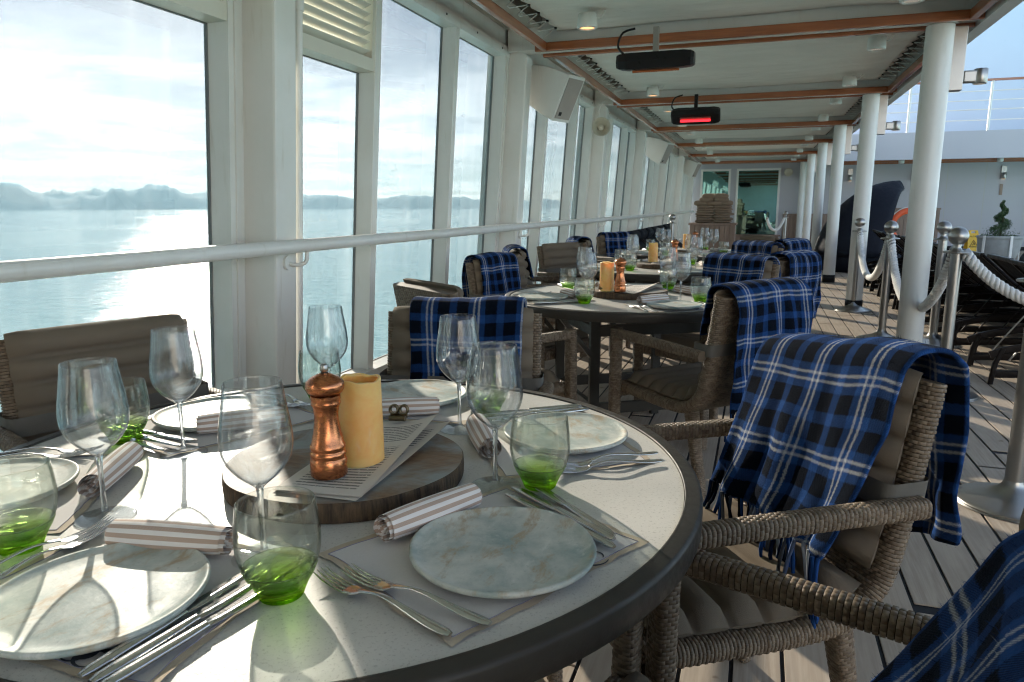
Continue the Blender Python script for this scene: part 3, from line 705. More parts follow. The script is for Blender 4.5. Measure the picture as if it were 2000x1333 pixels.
# ------------------------------------------------------------------ woven chair
def resample(P, n, closed=False):
    P = np.asarray(P, float)
    if closed: P = np.concatenate([P, P[:1]])
    L = np.r_[0, np.cumsum(np.linalg.norm(np.diff(P, axis=0), axis=1))]
    t = np.linspace(0, L[-1], n + 1)[:-1] if closed else np.linspace(0, L[-1], n)
    return np.stack([np.interp(t, L, P[:, k]) for k in range(P.shape[1])], -1), L[-1]
def weave(b, path, sec, row, cell, h, up=None, scale=None, caps=True, jit=.12):
    """core body plus one raised pillow for every strand crossing"""
    P, L = resample(path, 72); Sc, per = resample(sec, 72, True)
    if scale is not None: scale = np.stack([np.interp(np.linspace(0, 1, 72), np.linspace(0, 1, len(scale)), np.asarray(scale, float))] * 1, -1)
    G, N = rings(P, Sc, up, scale); n, k = G.shape[:2]
    b.grid(G - N * h * .5, None, 1, True, cv=True)
    if caps: b.add(G[0], [tuple(range(k - 1, -1, -1))], None, 0); b.add(G[-1], [tuple(range(k))], None, 0)
    Gp = np.concatenate([G, G[:, :1]], 1); Np = np.concatenate([N, N[:, :1]], 1)
    def ev(s, p):
        s = np.clip(s, 0, 1) * (n - 1); p = (p % 1.0) * k; i = np.minimum(s.astype(int), n - 2); j = np.minimum(p.astype(int), k - 1); a = (s - i)[..., None]; c = (p - j)[..., None]
        f = lambda A: A[i, j] * (1 - a) * (1 - c) + A[i + 1, j] * a * (1 - c) + A[i, j + 1] * (1 - a) * c + A[i + 1, j + 1] * a * c
        return f(Gp), f(Np)
    R = max(2, int(round(L / row))); Cn = max(4, int(round(per / cell)))
    r, c = np.meshgrid(np.arange(R), np.arange(Cn), indexing='ij'); r = r.ravel().astype(float); c = c.ravel() + .5 * (r % 2)
    js = nrs.uniform(-jit, jit, len(r)) * .3
    so = np.array([.03, .97, .97, .03]); po = np.array([-.06, -.06, 1.06, 1.06]); si = np.array([.13, .87, .87, .13]); pi_ = np.array([.14, .14, .86, .86])
    po, pi_ = (po - .5) * 1.0 + .5, (pi_ - .5) + .5
    So = (r[:, None] + so + js[:, None] * .4) / R; Po = (c[:, None] + po) / Cn; Si = (r[:, None] + si + js[:, None] * .4) / R; Pi = (c[:, None] + pi_) / Cn
    g0, n0 = ev(So, Po); g1, n1 = ev(Si, Pi)
    hh = h * (1 + nrs.uniform(-.25, .25, len(r)))[:, None, None]
    V = np.concatenate([g0 - n0 * h * .55, g1 + n1 * hh * .55], 1).reshape(-1, 3)
    base = (np.arange(len(r)) * 8)[:, None, None]; F = base + np.array([[4, 5, 6, 7], [0, 1, 5, 4], [1, 2, 6, 5], [2, 3, 7, 6], [3, 0, 4, 7]])[None]
    b.add(V, F.reshape(-1, 4), None, 0, True); return b

SHELL = smooth_path([(0, .275, .392), (0, .12, .386), (0, -.06, .382), (0, -.165, .398), (0, -.235, .455), (0, -.268, .55), (0, -.292, .68), (0, -.325, .865)], 60)
def offs(P, d):
    T = np.gradient(P, axis=0); T /= np.linalg.norm(T, axis=1)[:, None]; Nn = np.stack([np.zeros(len(P)), T[:, 2], -T[:, 1]], -1); return P + Nn * d
def cushion(path, width, nch, th=.034, edge=.012, seed=0, ch=True):
    """channel-quilted pad lying on path (path = its underside)"""
    P, L = resample(path, nch * 8 + 1); nt, nx = len(P), 17
    T = np.gradient(P, axis=0); T /= np.linalg.norm(T, axis=1)[:, None]; Nn = np.stack([np.zeros(nt), T[:, 2], -T[:, 1]], -1)
    t = np.linspace(0, nch, nt); x = np.linspace(-1, 1, nx)
    pill = np.abs(np.sin(PI * t)) ** .55; ends = np.clip(np.minimum(t, nch - t) * 3, 0, 1) ** .5
    prof = edge + th * (.10 + .90 * pill) * ends * 1.0
    xe = np.clip((1 - np.abs(x)) * 7, 0, 1) ** .45
    H = prof[:, None] * (.22 + .78 * xe[None])
    X = x[None] * width / 2 * (1 - .018 * (1 - pill)[:, None])
    wr = snoise(t[:, None] * 9., x[None] * 3, seed) * .0016
    top = P[:, None] + Nn[:, None] * (H + wr)[..., None]; top[..., 0] += X; bot = P[:, None] + Nn[:, None] * .001 + np.zeros((nt, nx, 3)); bot[..., 0] += X * .985
    q = B(); q.grid(top[:, ::-1]); q.grid(bot)
    rim_t = np.concatenate([top[0], top[1:, -1], top[-1, ::-1][1:], top[::-1, 0][1:-1]]); rim_b = np.concatenate([bot[0], bot[1:, -1], bot[-1, ::-1][1:], bot[::-1, 0][1:-1]])
    q.grid(np.stack([rim_b, rim_t], 1), None, 0, True, cu=True); return q
def chair_meshes():
    D = {}
    b = B(); weave(b, SHELL, rrect(.50, .046, .019), .0082, .0165, .0028); D['shell'] = b.data('shell', [MAT['wicker'], MAT['wicker_core']])
    arm = smooth_path([(0, .245, .642), (0, .05, .640), (0, -.15, .636), (0, -.285, .632)], 30)
    b = B(); weave(b, arm, rrect(.040, .038, .012), .0095, .0115, .0024); D['arm'] = b.data('arm', [MAT['wicker'], MAT['wicker_core']])
    b = B(); weave(b, [(0, .262, .003), (0, .268, .33), (0, .262, .664)], rrect(.040, .050, .012), .0080, .0140, .0025, scale=[.82, 1, 1]); D['front_leg'] = b.data('leg', [MAT['wicker'], MAT['wicker_core']])
    b = B(); weave(b, [(0, -.255, .003), (0, -.205, .2), (0, -.165, .385)], rrect(.040, .050, .012), .0080, .0140, .0025, scale=[.72, .92, 1.1]); D['rear_leg'] = b.data('leg', [MAT['wicker'], MAT['wicker_core']])
    inner = offs(SHELL, .0265)
    b = B(); weave(b, [(-.25, .268, .375), (0, .268, .375), (.25, .268, .375)], rrect(.046, .054, .013), .0095, .0125, .0026); D['apron'] = b.data('apron', [MAT['wicker'], MAT['wicker_core']])
    D['seat'] = cushion(offs(SHELL, .028)[2:33], .455, 6, .040, .012, 3).data('seat_cushion', [MAT['cushion']])
    bk = offs(SHELL, .028)[36:].copy(); ext = np.array([bk[-1] + (0, -.008, .012)]); D['back'] = cushion(np.concatenate([bk, ext]), .455, 6, .034, .012, 5).data('back_cushion', [MAT['cushion']])
    zc2 = .655; yb = np.interp(zc2, SHELL[40:, 2], SHELL[40:, 1]); loop = rrect(.520, .105, .022)
    P = [[(p[0], yb + .026 + p[1] - .145 * dz, zc2 + dz) for p in loop] for dz in (-.024, .024)]
    q = B(); q.grid(P, None, 0, True, cv=True); D['strap'] = q.data('strap', [MAT['strap']])
    return D
CH = chair_meshes()
def make_chair(x, y, face, label, group='woven armchairs around the tables', full=True):
    """face = world angle (degrees) of the way the sitter looks"""
    t = thing('woven_armchair', label, 'chair', (x, y, 0), math.radians(face - 90), group)
    link('seat_shell', CH['shell'], t); link('seat_apron', CH['apron'], t)
    for s in (-1, 1):
        link('leg', CH['front_leg'], t, (s * .272, 0, 0)); link('leg', CH['rear_leg'], t, (s * .205, 0, 0)); link('arm', CH['arm'], t, (s * .272, 0, 0))
    link('seat_cushion', CH['seat'], t); link('back_cushion', CH['back'], t); link('strap', CH['strap'], t)
    return t
def blanket(chair, label, w=.40, x0=0., lf=.34, lb=.34, skew=0., bulge=.10, fringe='front', seed=1, uo=(0, 0), top=.0, slump=0., fuzz=0):
    nx, sp = 30, .014
    ypb = -.372; zt = .905 + top
    xs = np.linspace(-w / 2, w / 2, nx)
    nf = int(lf / sp); nb = int(lb / sp); na = 11
    G = []; Ss = []
    for ix, x in enumerate(xs):
        e = x / (w / 2); LF = lf + skew * x; LB = lb - skew * x * .6; pts = []; ss = []
        for i in range(nf + 1):
            s = LF * (1 - i / nf); d = s / .35
            pts.append((-.250 + .10 * s + bulge * s * (.6 + .5 * d) + .0, zt - .022 - s * .97)); ss.append(-s)
        for i in range(1, na):
            a = PI * i / na; pts.append((-.311 + .061 * math.cos(a), zt - .022 + .030 * math.sin(a) ** .8)); ss.append(.10 * i / na)
        for i in range(nb + 1):
            s = LB * i / nb; pts.append((ypb - .018 * math.sin(min(s / .1, 1) * PI / 2) * (1 if s < .1 else 1) + .02 * s, zt - .022 - s)); ss.append(.10 + s)
        G.append(pts); Ss.append(ss)
    G = np.array(G); Ss = np.array(Ss); X = np.repeat(xs[:, None], G.shape[1], 1)
    amp = .007 + .038 * np.clip(np.abs(Ss) / .35, 0, 1); wv = snoise(X * 17, Ss * 4 + 3, seed) * amp
    sgn = np.where(Ss <= 0, 1., np.where(Ss >= .1, -1., 0.)); Yy = G[..., 0] + sgn * np.abs(wv) * .9 + sgn * .004
    Zz = G[..., 1] + .007 * snoise(X * 12, Ss * 6, seed + 5) - slump * (X / w) - np.where(np.abs(Ss - .05) < .06, .006 * (np.abs(X) / w * 2) ** 4, 0)
    Xx = X + x0 + .018 * snoise(X * 3, Ss * 7, seed + 9) * np.clip(np.abs(Ss) / .3, 0, 1)
    P = np.stack([Xx, Yy, Zz], -1); UV = np.stack([X + .21 + uo[0], Ss + .43 + uo[1]], -1)
    t = tag(link('plaid_blanket', None, None, chair.location[:], chair.rotation_euler[2]), label, 'blanket', 'plaid blankets over chair backs')
    q = B(); q.grid(P, UV); cl = q.obj('cloth', 'plaid', t); so = cl.modifiers.new('thickness', 'SOLIDIFY'); so.thickness = .011; so.offset = 0
    sb = cl.modifiers.new('smooth', 'SUBSURF'); sb.levels = 1; sb.render_levels = 1
    if fuzz:      # raised wool fibres catching the light
        r = np.random.RandomState(seed + 77); nu, nv = P.shape[:2]; n = fuzz
        du = np.gradient(P, axis=0); dv = np.gradient(P, axis=1); Nn = np.cross(du, dv); Nn /= np.linalg.norm(Nn, axis=-1, keepdims=True) + 1e-9
        i = r.uniform(0, nu - 1.001, n); j = r.uniform(0, nv - 1.001, n); i0, j0 = i.astype(int), j.astype(int); fi, fj = (i - i0)[:, None], (j - j0)[:, None]
        bl4 = lambda A: A[i0, j0] * (1 - fi) * (1 - fj) + A[i0 + 1, j0] * fi * (1 - fj) + A[i0, j0 + 1] * (1 - fi) * fj + A[i0 + 1, j0 + 1] * fi * fj
        p, nn, uvp = bl4(P), bl4(Nn), bl4(UV); sgn2 = r.choice([-1, 1], n)[:, None]; nn = nn * sgn2
        rd = r.normal(size=(n, 3)); tip = p + nn * .0058 + (nn * .7 + rd * .8) * r.uniform(.0015, .0045, n)[:, None]; sd2 = np.cross(nn, rd); sd2 /= np.linalg.norm(sd2, axis=1)[:, None] + 1e-9
        p0 = p + nn * .0045; V = np.stack([p0 - sd2 * .00035, p0 + sd2 * .00035, tip], 1).reshape(-1, 3); q = B(); q.add(V, np.arange(n * 3).reshape(-1, 3), np.repeat(uvp, 3, 0)); tag(q.obj('wool_fuzz', 'plaid', t), kind='stuff')
    if fringe:
        q = B(); r = np.random.RandomState(seed); col = 0 if fringe == 'front' else -1; sg = 1 if fringe == 'front' else -1
        ny = 36
        for k in range(ny):
            f = (k + .5 + r.uniform(-.3, .3)) / ny * (nx - 1); i = min(int(f), nx - 2); p = P[i, col] * (1 - f + i) + P[i + 1, col] * (f - i); u = UV[i, col]
            L = r.uniform(.095, .145); dx, dy = r.uniform(-.03, .03), r.uniform(-.012, .03) * sg
            pts = smooth_path([p + (0, 0, .006), p + (dx * .3, dy * .5, -L * .35), p + (dx * .9 + r.uniform(-.008, .008), dy, -L * .7), p + (dx, dy * .6, -L)], 9)
            tw = np.arange(9) * 1.3 + r.uniform(0, 6); pts = pts + np.stack([np.cos(tw), np.sin(tw), tw * 0], -1) * .0012
            n0 = len(q.uv); q.tube(pts, .0042, 6, scale=np.array([[1], [1.1], [.9], [1.1], [.9], [1.1], [.9], [1.15], [.55]]))
            uu = (u[0] + r.uniform(-.004, .004), UV[i, col, 1] + r.uniform(-.03, .03))
            for j in range(n0, len(q.uv)): q.uv[j] = np.repeat([uu], len(q.uv[j]), 0)
        q.obj('fringe', 'plaid', t)
    return t

# ------------------------------------------------------------------ tables
TABLES = [(-.712, 1.066, .655), (-.62, 3.73, .655), (-.68, 5.56, .655), (-.68, 7.40, .655)]
TN = ['nearest table', 'second table', 'third table', 'farthest table']
def make_table(x, y, r, rz, label):
    t = thing('round_table', label, 'table', (x, y, 0), rz, 'round dining tables')
    q = B(); q.lathe([(0, .7385), (r - .0295, .7385)], 128, smooth=False); q.lathe([(r - .0295, .7385), (r - .0295, .725), (0, .725)], 128); q.obj('tabletop', 'tabletop', t)
    q = B(); q.lathe([(r - .0285, .73), (r - .0285, .7415), (r - .027, .7425), (r - .0245, .7415), (r - .023, .741), (r - .006, .741), (r - .001, .738), (r, .733), (r, .700), (r - .003, .697), (r - .05, .697), (r - .05, .724), (r - .0285, .724)], 128); q.obj('metal_rim', 'table_metal', t)
    a = .29
    for sx_ in (-1, 1):
        for sy_ in (-1, 1):
            q = B(); q.box(sx_ * a - .024, sx_ * a + .024, sy_ * a - .016, sy_ * a + .016, .0, .697, bev=.004); q.obj('leg', 'table_metal', t)
            q = B(); q.sweep([(sx_ * a, sy_ * a, .47), (sx_ * a * 1.6, sy_ * a * 1.05, .69)], rrect(.03, .022, .004)); q.obj('brace', 'table_metal', t)
    for z in (.585, .20):
        for s in (-1, 1):
            q = B(); q.box(-a + .024, a - .024, s * a - .012, s * a + .012, z, z + .055, bev=.003); q.obj('stretcher', 'table_metal', t)
            q = B(); q.box(s * a - .014, s * a + .014, -a + .016, a - .016, z + .003, z + .052, bev=.003); q.obj('stretcher', 'table_metal', t)
    return t
for i, (x, y, r) in enumerate(TABLES):
    make_table(x, y, r, [.5, .55, .5, .6][i], f'round dark-rimmed speckled stone table, the {["one nearest the camera", "second from the camera", "third from the camera", "farthest from the camera"][i]}')

# ------------------------------------------------------------------ tableware meshes (shared)
TZ = .7388
def sm(prof, n=40):
    P = np.asarray(prof, float); return smooth_path(np.c_[P, np.zeros(len(P))], n)[:, :2]
TW = {}
outer = sm([(.0055, .098), (.012, .104), (.028, .118), (.041, .136), (.0462, .155), (.0455, .178), (.041, .208), (.0365, .240)], 40)
innr = outer[::-1].copy(); innr[:, 0] = np.maximum(innr[:, 0] - .0015, 0); innr[:-4, 1] += 0; innr = innr[innr[:, 1] > .1045]; innr = np.r_[innr, [[.0, .106]]]
q = B(); q.lathe(np.r_[outer, [[.0358, .2408]], innr], 48); TW['bowl'] = q.data('bowl', [MAT['bowl_glass']])
q = B(); q.lathe(sm([(.0048, .010), (.0040, .022), (.0036, .05), (.0038, .08), (.0052, .0965), (.0058, .0985)], 22), 20); q.lathe([(.0058, .0985), (0, .1035)], 20); TW['stem'] = q.data('stem', [MAT['stem_glass']])
q = B(); q.lathe(sm([(.0, .0103), (.0048, .0100), (.007, .0060), (.014, .0035), (.03, .0022), (.0395, .0016), (.0405, .0009), (.0395, .0003), (.0, .0003)], 30), 48); TW['foot'] = q.data('foot', [MAT['foot_glass']])
# tumbler
to = sm([(.030, .0195), (.040, .034), (.0475, .052), (.0500, .072), (.0490, .092), (.0455, .121)], 30); ti = to[::-1].copy(); ti[:, 0] -= .0018; ti = ti[ti[:, 1] > .022]
q = B(); q.lathe(np.r_[to, [[.0449, .1217]], ti], 48); TW['tumbler_wall'] = q.data('wall', [MAT['tumbler_glass']])
tb = sm([(.0, .0012), (.022, .0010), (.0262, .0022), (.0285, .008), (.034, .0205), (.0405, .0315), (.0445, .041)], 24); tbi = sm([(.0430, .0412), (.038, .0315), (.029, .022), (.015, .0165), (.0, .015)], 18)
q = B(); q.lathe(np.r_[tb, tbi], 48); TW['tumbler_base'] = q.data('green_base', [MAT['green_glass']])
# plate, three handmade outlines
for v in range(3):
    pr_ = sm([(.0, .0010), (.085, .0010), (.108, .003), (.121, .0085), (.1245, .0135), (.1235, .0168), (.1195, .0170), (.112, .0138), (.10, .0118), (.06, .0108), (.0, .0105)], 44)
    q = B(); q.lathe(pr_, 72); V = q.v[0]; a = np.arctan2(V[..., 1], V[..., 0]); w = 1 + .010 * np.sin(2 * a + v) + .006 * np.sin(3 * a + 2 * v) + .003 * np.sin(5 * a + v * 3)
    V = V.reshape(-1, 3); V[:, :2] *= w.reshape(-1, 1); V[:, 2] += .0009 * np.sin(3 * a.ravel() + v) * (np.hypot(V[:, 0], V[:, 1]) > .1); q.v[0] = V; TW['plate%d' % v] = q.data('plate', [MAT['plate']])
# knife and fork lie along +y (handle at -y)
def knife():
    q = B(); y = np.linspace(-.120, .005, 14); hw = np.interp(y, [-.12, -.115, -.09, -.02, .005], [.004, .0068, .0082, .0070, .0055]); q.sweep([(0, yy, .0052) for yy in y], ell(2, 2, 14), (0, 0, 1), np.stack([hw, np.interp(y, [-.12, -.115, -.09, .005], [.0022, .0040, .0048, .0036])], -1))
    y = np.linspace(.004, .115, 18); w1 = np.interp(y, [.004, .012, .03, .08, .105, .115], [.0055, .0070, .0085, .0088, .0055, .0006]); w0 = np.interp(y, [.004, .012, .08, .115], [-.0055, -.0075, -.0082, -.0070]); P = []
    for yy, a, c in zip(y, w1, w0):
        th = .0011 if yy > .02 else .0018; P.append([(c, yy, .0046 - th), (a, yy, .0046 - .0003), (a, yy, .0046 + .0003), (c, yy, .0046 + th)])
    q.grid(P, None, 0, True, cv=True); q.add(P[-1], [(0, 1, 2, 3)]); return q.data('knife', [MAT['steel']])
TW['knife'] = knife()
def fork():
    q = B(); y = np.linspace(-.105, .035, 22); hw = np.interp(y, [-.105, -.1, -.08, -.01, .015, .035], [.004, .0066, .0078, .0036, .0034, .0060]); hh = np.interp(y, [-.105, -.1, -.08, .0, .035], [.0016, .0022, .0024, .0018, .0013]); z = np.interp(y, [-.105, -.07, -.01, .015, .035], [.003, .0045, .0135, .0125, .0065])
    z = np.convolve(np.pad(z, 2, 'edge'), np.ones(5) / 5, 'valid'); q.sweep(np.stack([y * 0, y, z], -1), ell(2, 2, 12), (0, 0, 1), np.stack([hw, hh], -1))
    y = np.linspace(.034, .060, 8); hw = np.interp(y, [.034, .044, .060], [.0060, .0108, .0118]); z = np.interp(y, [.034, .045, .06], [.0066, .0035, .0026]); q.sweep(np.stack([y * 0, y, z], -1), ell(2, 2, 12), (0, 0, 1), np.stack([hw, hw * 0 + .0011], -1))
    for k in range(4):
        x = (k - 1.5) * .0063; y = np.linspace(.058, .112, 9); z = np.interp(y, [.058, .075, .095, .112], [.0026, .003, .006, .0115]); w = np.interp(y, [.058, .1, .112], [.0021, .0016, .0005])
        q.sweep(np.stack([x + 0 * y, y, z], -1), ell(2, 2, 8), (0, 0, 1), np.stack([w, w * .6 + .0002], -1))
    return q.data('fork', [MAT['steel']])
TW['fork'] = fork()
def napkin_mesh(seed, flap):
    r = np.random.RandomState(seed); n = 150; turns = 4.6; a = np.linspace(0, turns * 2 * PI, n); rad = .0035 + (.0245 - .0035) * (a / a[-1]) ** .85
    rad = rad * (1 + .05 * np.sin(a * 1.7 + seed) + .04 * np.sin(a * 2.9)); x = rad * np.cos(a) * 1.05; z = rad * np.sin(a) * .90
    if flap:   # loose end lying on the table
        x = np.r_[x, x[-1] + np.linspace(.004, .03, 8)]; z = np.r_[z, np.linspace(z[-1], -.019, 8)]
    L = np.r_[0, np.cumsum(np.hypot(np.diff(x), np.diff(z)))]; ys = np.linspace(-.084, .084, 16); P = np.zeros((16, len(x), 3)); UV = np.zeros((16, len(x), 2))
    for i, yy in enumerate(ys):
        sw = .0025 * np.sin(L * 26 + seed) * (yy / .084) ** 1; k = 1 + .03 * np.sin(yy * 30 + seed) - .06 * (abs(yy) / .084) ** 4
        P[i] = np.stack([x * k, yy + sw + r.uniform(-.001, .001, len(x)) * (i in (0, 15)), z * k], -1); UV[i] = np.stack([L, np.full(len(x), yy)], -1)
    P[..., 2] -= P[..., 2].min() - .0012
    q = B(); q.grid(P, UV); return q.data('napkin', [MAT['napkin']])
for v in range(3): TW['napkin%d' % v] = napkin_mesh(v + 1, v != 0)
def placemat(seed):
    r = np.random.RandomState(seed); nx, ny = 32, 26; w, d = .352, .288; xs, ys = np.linspace(-w / 2, w / 2, nx), np.linspace(-d / 2, d / 2, ny); X, Y = np.meshgrid(xs, ys, indexing='ij')
    ed = np.maximum(np.abs(X) / (w / 2), np.abs(Y) / (d / 2)); Z = .0012 + .0035 * np.clip((ed - .86) / .14, 0, 1) ** 1.5 * np.clip(snoise(X * 40, Y * 40, seed) + .1, 0, 1)
    Xw = X + .004 * snoise(Y * 25, X * 3, seed + 1) * (np.abs(X) / (w / 2)) ** 3; Yw = Y + .004 * snoise(X * 25, Y * 3, seed + 2) * (np.abs(Y) / (d / 2)) ** 3
    P = np.stack([Xw, Yw, Z], -1); q = B(); q.grid(P)
    for k, fc in enumerate(q.f):
        i, j = divmod(k, ny - 1)
        if i in (0, 30) or j in (0, ny - 2): q.mi[k] = 1
    q.add(P[1:-1, 1:-1] * 0, []) if False else None
    me = q.data('placemat', [MAT['linen'], MAT['hem'], MAT['stitch'], MAT['ink']])
    s = B()      # stitch line just inside the hem
    def loopline(m_):
        pts = [P[i, m_] for i in range(m_, nx - m_)] + [P[nx - 1 - m_, j] for j in range(m_ + 1, ny - m_)] + [P[i, ny - 1 - m_] for i in range(nx - 2 - m_, m_ - 1, -1)] + [P[m_, j] for j in range(ny - 2 - m_, m_, -1)]
        return np.array(pts) + (0, 0, .0006)
    LP = loopline(1); s.tube(np.concatenate([LP, LP[:1]]), .0005, 4); sd_ = s.data('stitching', [MAT['stitch']])
    o = B()      # printed octopus: head and curling arms, flat ink
    cx0, cy0 = .065, -.105
    for k in range(8):
        a0 = PI * (.05 + k * .27); L = r.uniform(.045, .075); n = 26; t = np.linspace(0, 1, n); cur = (1 if k % 2 else -1) * r.uniform(1.6, 3.2)
        ang = a0 + cur * t ** 1.6; dx = np.cumsum(np.cos(ang)) * L / n; dy = np.cumsum(np.sin(ang)) * L / n; w_ = .0032 * (1 - t) + .0006
        nx_, ny_ = -np.sin(ang), np.cos(ang); Pz = [[(cx0 + dx[i] + nx_[i] * w_[i], cy0 + dy[i] * .8 + ny_[i] * w_[i], .0026), (cx0 + dx[i] - nx_[i] * w_[i], cy0 + dy[i] * .8 - ny_[i] * w_[i], .0026)] for i in range(n)]
        o.grid(Pz)
    o.lathe([(.0, .0027), (.012, .00265)], 20, c=(cx0 + .004, cy0 - .008, 0)); od = o.data('octopus_print', [MAT['ink']])
    return me, sd_, od
MATS_ = [placemat(k) for k in range(2)]

def place(name, data, label, cat, group, x, y, z, rz):
    return tag(link(name, data, None, (x, y, z), rz), label, cat, group)
SEAT6 = ['right front setting', 'right back setting', 'far setting', 'window-side back setting', 'window-side front setting', 'near setting']
SEAT4 = ['near window-side setting', 'near right setting', 'far right setting', 'far window-side setting']
def setting(ti, k, cx_, cy_, ang, seat, P=None):
    """one place setting; local frame: plate centre, y towards the table centre, x to the sitter's right"""
    P = P or {}; tn = TN[ti]; a = math.radians(ang); yx, yy = -math.cos(a), -math.sin(a); rx, ry = yy, -yx; r_ = random.Random(ti * 10 + k)
    pc = P.get('plate') or (cx_ + .475 * math.cos(a), cy_ + .475 * math.sin(a))
    rz0 = math.atan2(yy, yx) - PI / 2
    def W(lx, ly): return (pc[0] + rx * lx + yx * ly, pc[1] + ry * lx + yy * ly)
    where = f'{seat} of the {tn}'
    me, sd_, od = MATS_[k % 2]
    x, y = W(.0, .036) if 'mat' not in P else P['mat']; mo = place('placemat', me, f'pale linen placemat with octopus print, {where}', 'placemat', 'linen placemats', x, y, TZ, rz0 + r_.uniform(-.06, .06) + P.get('matrot', 0)); link('stitching', sd_, mo); link('octopus_print', od, mo)
    place('plate', TW['plate%d' % (k % 3)], f'grey green marbled stoneware plate, {where}', 'plate', 'stoneware plates', pc[0], pc[1], TZ + .0035, r_.uniform(0, 6.28))
    if 'nap' in P: (x0, y0), (x1, y1) = P['nap']; x, y, nz = (x0 + x1) / 2, (y0 + y1) / 2, math.atan2(y1 - y0, x1 - x0) - PI / 2
    else: x, y = W(-.03, .155); nz = rz0 + PI / 2 + r_.uniform(-.3, .3)
    place('napkin', TW['napkin%d' % P.get('nk', k % 3)], f'rolled beige striped napkin, {where}', 'napkin', 'rolled striped napkins', x, y, TZ + .002, nz)
    for j, (lx, ly, dr) in enumerate(P.get('forks', ((-.155, -.02, .06), (-.185, -.005, -.04)))):
        x, y = W(lx, ly); place('fork', TW['fork'], f'{("inner", "outer")[j]} steel fork, {where}', 'fork', 'steel forks', x, y, TZ + .004, rz0 + dr)
    for j, (lx, ly, dr) in enumerate(P.get('knives', ((.148, .0, .06), (.170, .01, .02), (.192, .005, -.05)))):
        x, y = W(lx, ly); place('knife', TW['knife'], f'{("inner", "middle", "outer")[j]} steel knife, {where}', 'knife', 'steel knives', x, y, TZ + .0045, rz0 + dr)
    x, y = P.get('wine') or W(.135, .185); g = thing('wine_glass', f'clear empty stemmed wine glass, {where}', 'wine glass', (x, y, TZ + .0006), r_.uniform(0, 6), 'wine glasses')
    for nme in ('bowl', 'stem', 'foot'): link(nme, TW[nme], g)
    x, y = P.get('tum') or W(.215, .135); g = thing('tumbler', f'clear tumbler with green glass base, {where}', 'tumbler', (x, y, TZ + .0006), r_.uniform(0, 6), 'green based tumblers')
    link('wall', TW['tumbler_wall'], g); link('green_base', TW['tumbler_base'], g)
T1 = TABLES[0]
PA = {  # measured on the nearest table
 0: dict(plate=(-.298, .835), nap=((-.466, .826), (-.397, .968)), wine=(-.394, 1.069), tum=(-.322, 1.088), nk=1, forks=((-.148, -.015, .30), (-.185, .0, .22)), knives=((.128, .030, -.06), (.150, .045, -.10), (.172, .05, -.22))),
 1: dict(plate=(-.345, 1.345), nap=((-.440, 1.175), (-.535, 1.335)), wine=(-.572, 1.337), tum=(-.560, 1.475), nk=0),
 2: dict(plate=(-.765, 1.525), nap=((-.800, 1.345), (-.665, 1.415)), wine=(-.914, 1.38), tum=(-.985, 1.45), nk=0),
 3: dict(plate=(-1.115, 1.235), nap=((-1.065, 1.13), (-.945, 1.245)), wine=(-1.013, 1.033), tum=(-1.178, 1.053), nk=1, knives=((.145, .03, .3), (.168, .04, .22), (.19, .035, .12))),
 4: dict(plate=(-1.165, .775), nap=((-.985, .805), (-1.065, .965)), wine=(-.911, .765), tum=(-.935, .650), nk=0),
 5: dict(plate=(-.712, .575), nap=((-.815, .693), (-.645, .723)), wine=(-.604, .739), tum=(-.520, .662), nk=1, forks=((-.155, .045, .0), (-.182, .06, -.18)), knives=((.118, .005, -.10), (.140, .0, -.13), (.160, -.008, -.17))),
}
for k, an in enumerate((-30, 37, 96, 158, 209, 270)): setting(0, k, T1[0], T1[1], an, SEAT6[k], PA[k])
for ti, off in ((1, 215), (2, 210), (3, 215)):
    for k in range(4): setting(ti, k, TABLES[ti][0], TABLES[ti][1], off + 90 * k, SEAT4[k])

# ------------------------------------------------------------------ centrepieces: board, menus, pepper mill, candle
def mill_mesh():
    pf = [(0, .0), (.0275, .0), (.0290, .002), (.0290, .026), (.0275, .029), (.0268, .031), (.0285, .034), (.0288, .0375), (.0268, .041), (.0262, .0425), (.0280, .046), (.0278, .050), (.0255, .054), (.0215, .072), (.0190, .090), (.0188, .100), (.0205, .113), (.0228, .116), (.0232, .120), (.0222, .1225), (.0232, .125), (.0232, .131)]
    hd = [(.0195, .131), (.0195, .1335), (.0255, .1345), (.0290, .140), (.0302, .146), (.0290, .152), (.0235, .158), (.0120, .164), (.0060, .1665)]
    kb = [(.0045, .166), (.0045, .1685), (.0062, .1695), (.0066, .174), (.0058, .179), (.0050, .1805), (0, .1808)]
    q = B(); q.lathe(pf, 40); a = q.data('body', [MAT['copper']]); q = B(); q.lathe(hd, 40); h = q.data('head', [MAT['copper']]); q = B(); q.lathe(kb, 20); return a, h, q.data('knob', [MAT['stainless']])
ml = mill_mesh()
q = B(); nA = 40; prf = [(0, .0), (.0350, .0), (.0365, .003), (.0362, .07), (.0352, .136), (.0342, .1395), (.0318, .1405), (.0300, .138), (.0295, .118), (.0, .112)]
q.lathe(sm(prf, 40), 56); V = q.v[0].reshape(-1, 3); a_ = np.arctan2(V[:, 1], V[:, 0]); V[:, 2] += np.where(V[:, 2] > .13, .0016 * np.sin(3 * a_) + .001 * np.sin(7 * a_), 0); q.v[0] = V; candle_me = q.data('candle', [MAT['wax']])
q = B(); nb_ = 96; a = np.arange(nb_) * 2 * PI / nb_; rr_ = .200 * (1 + .012 * np.sin(2 * a + 1) + .006 * np.sin(5 * a) + .004 * np.sin(9 * a + 2))
edge_ = np.stack([np.stack([rr_ * s * np.cos(a), rr_ * s * np.sin(a), np.full(nb_, z)], -1) for s, z in ((.99, .0), (1, .004), (1.004, .018), (1.0, .030), (.992, .0325))])
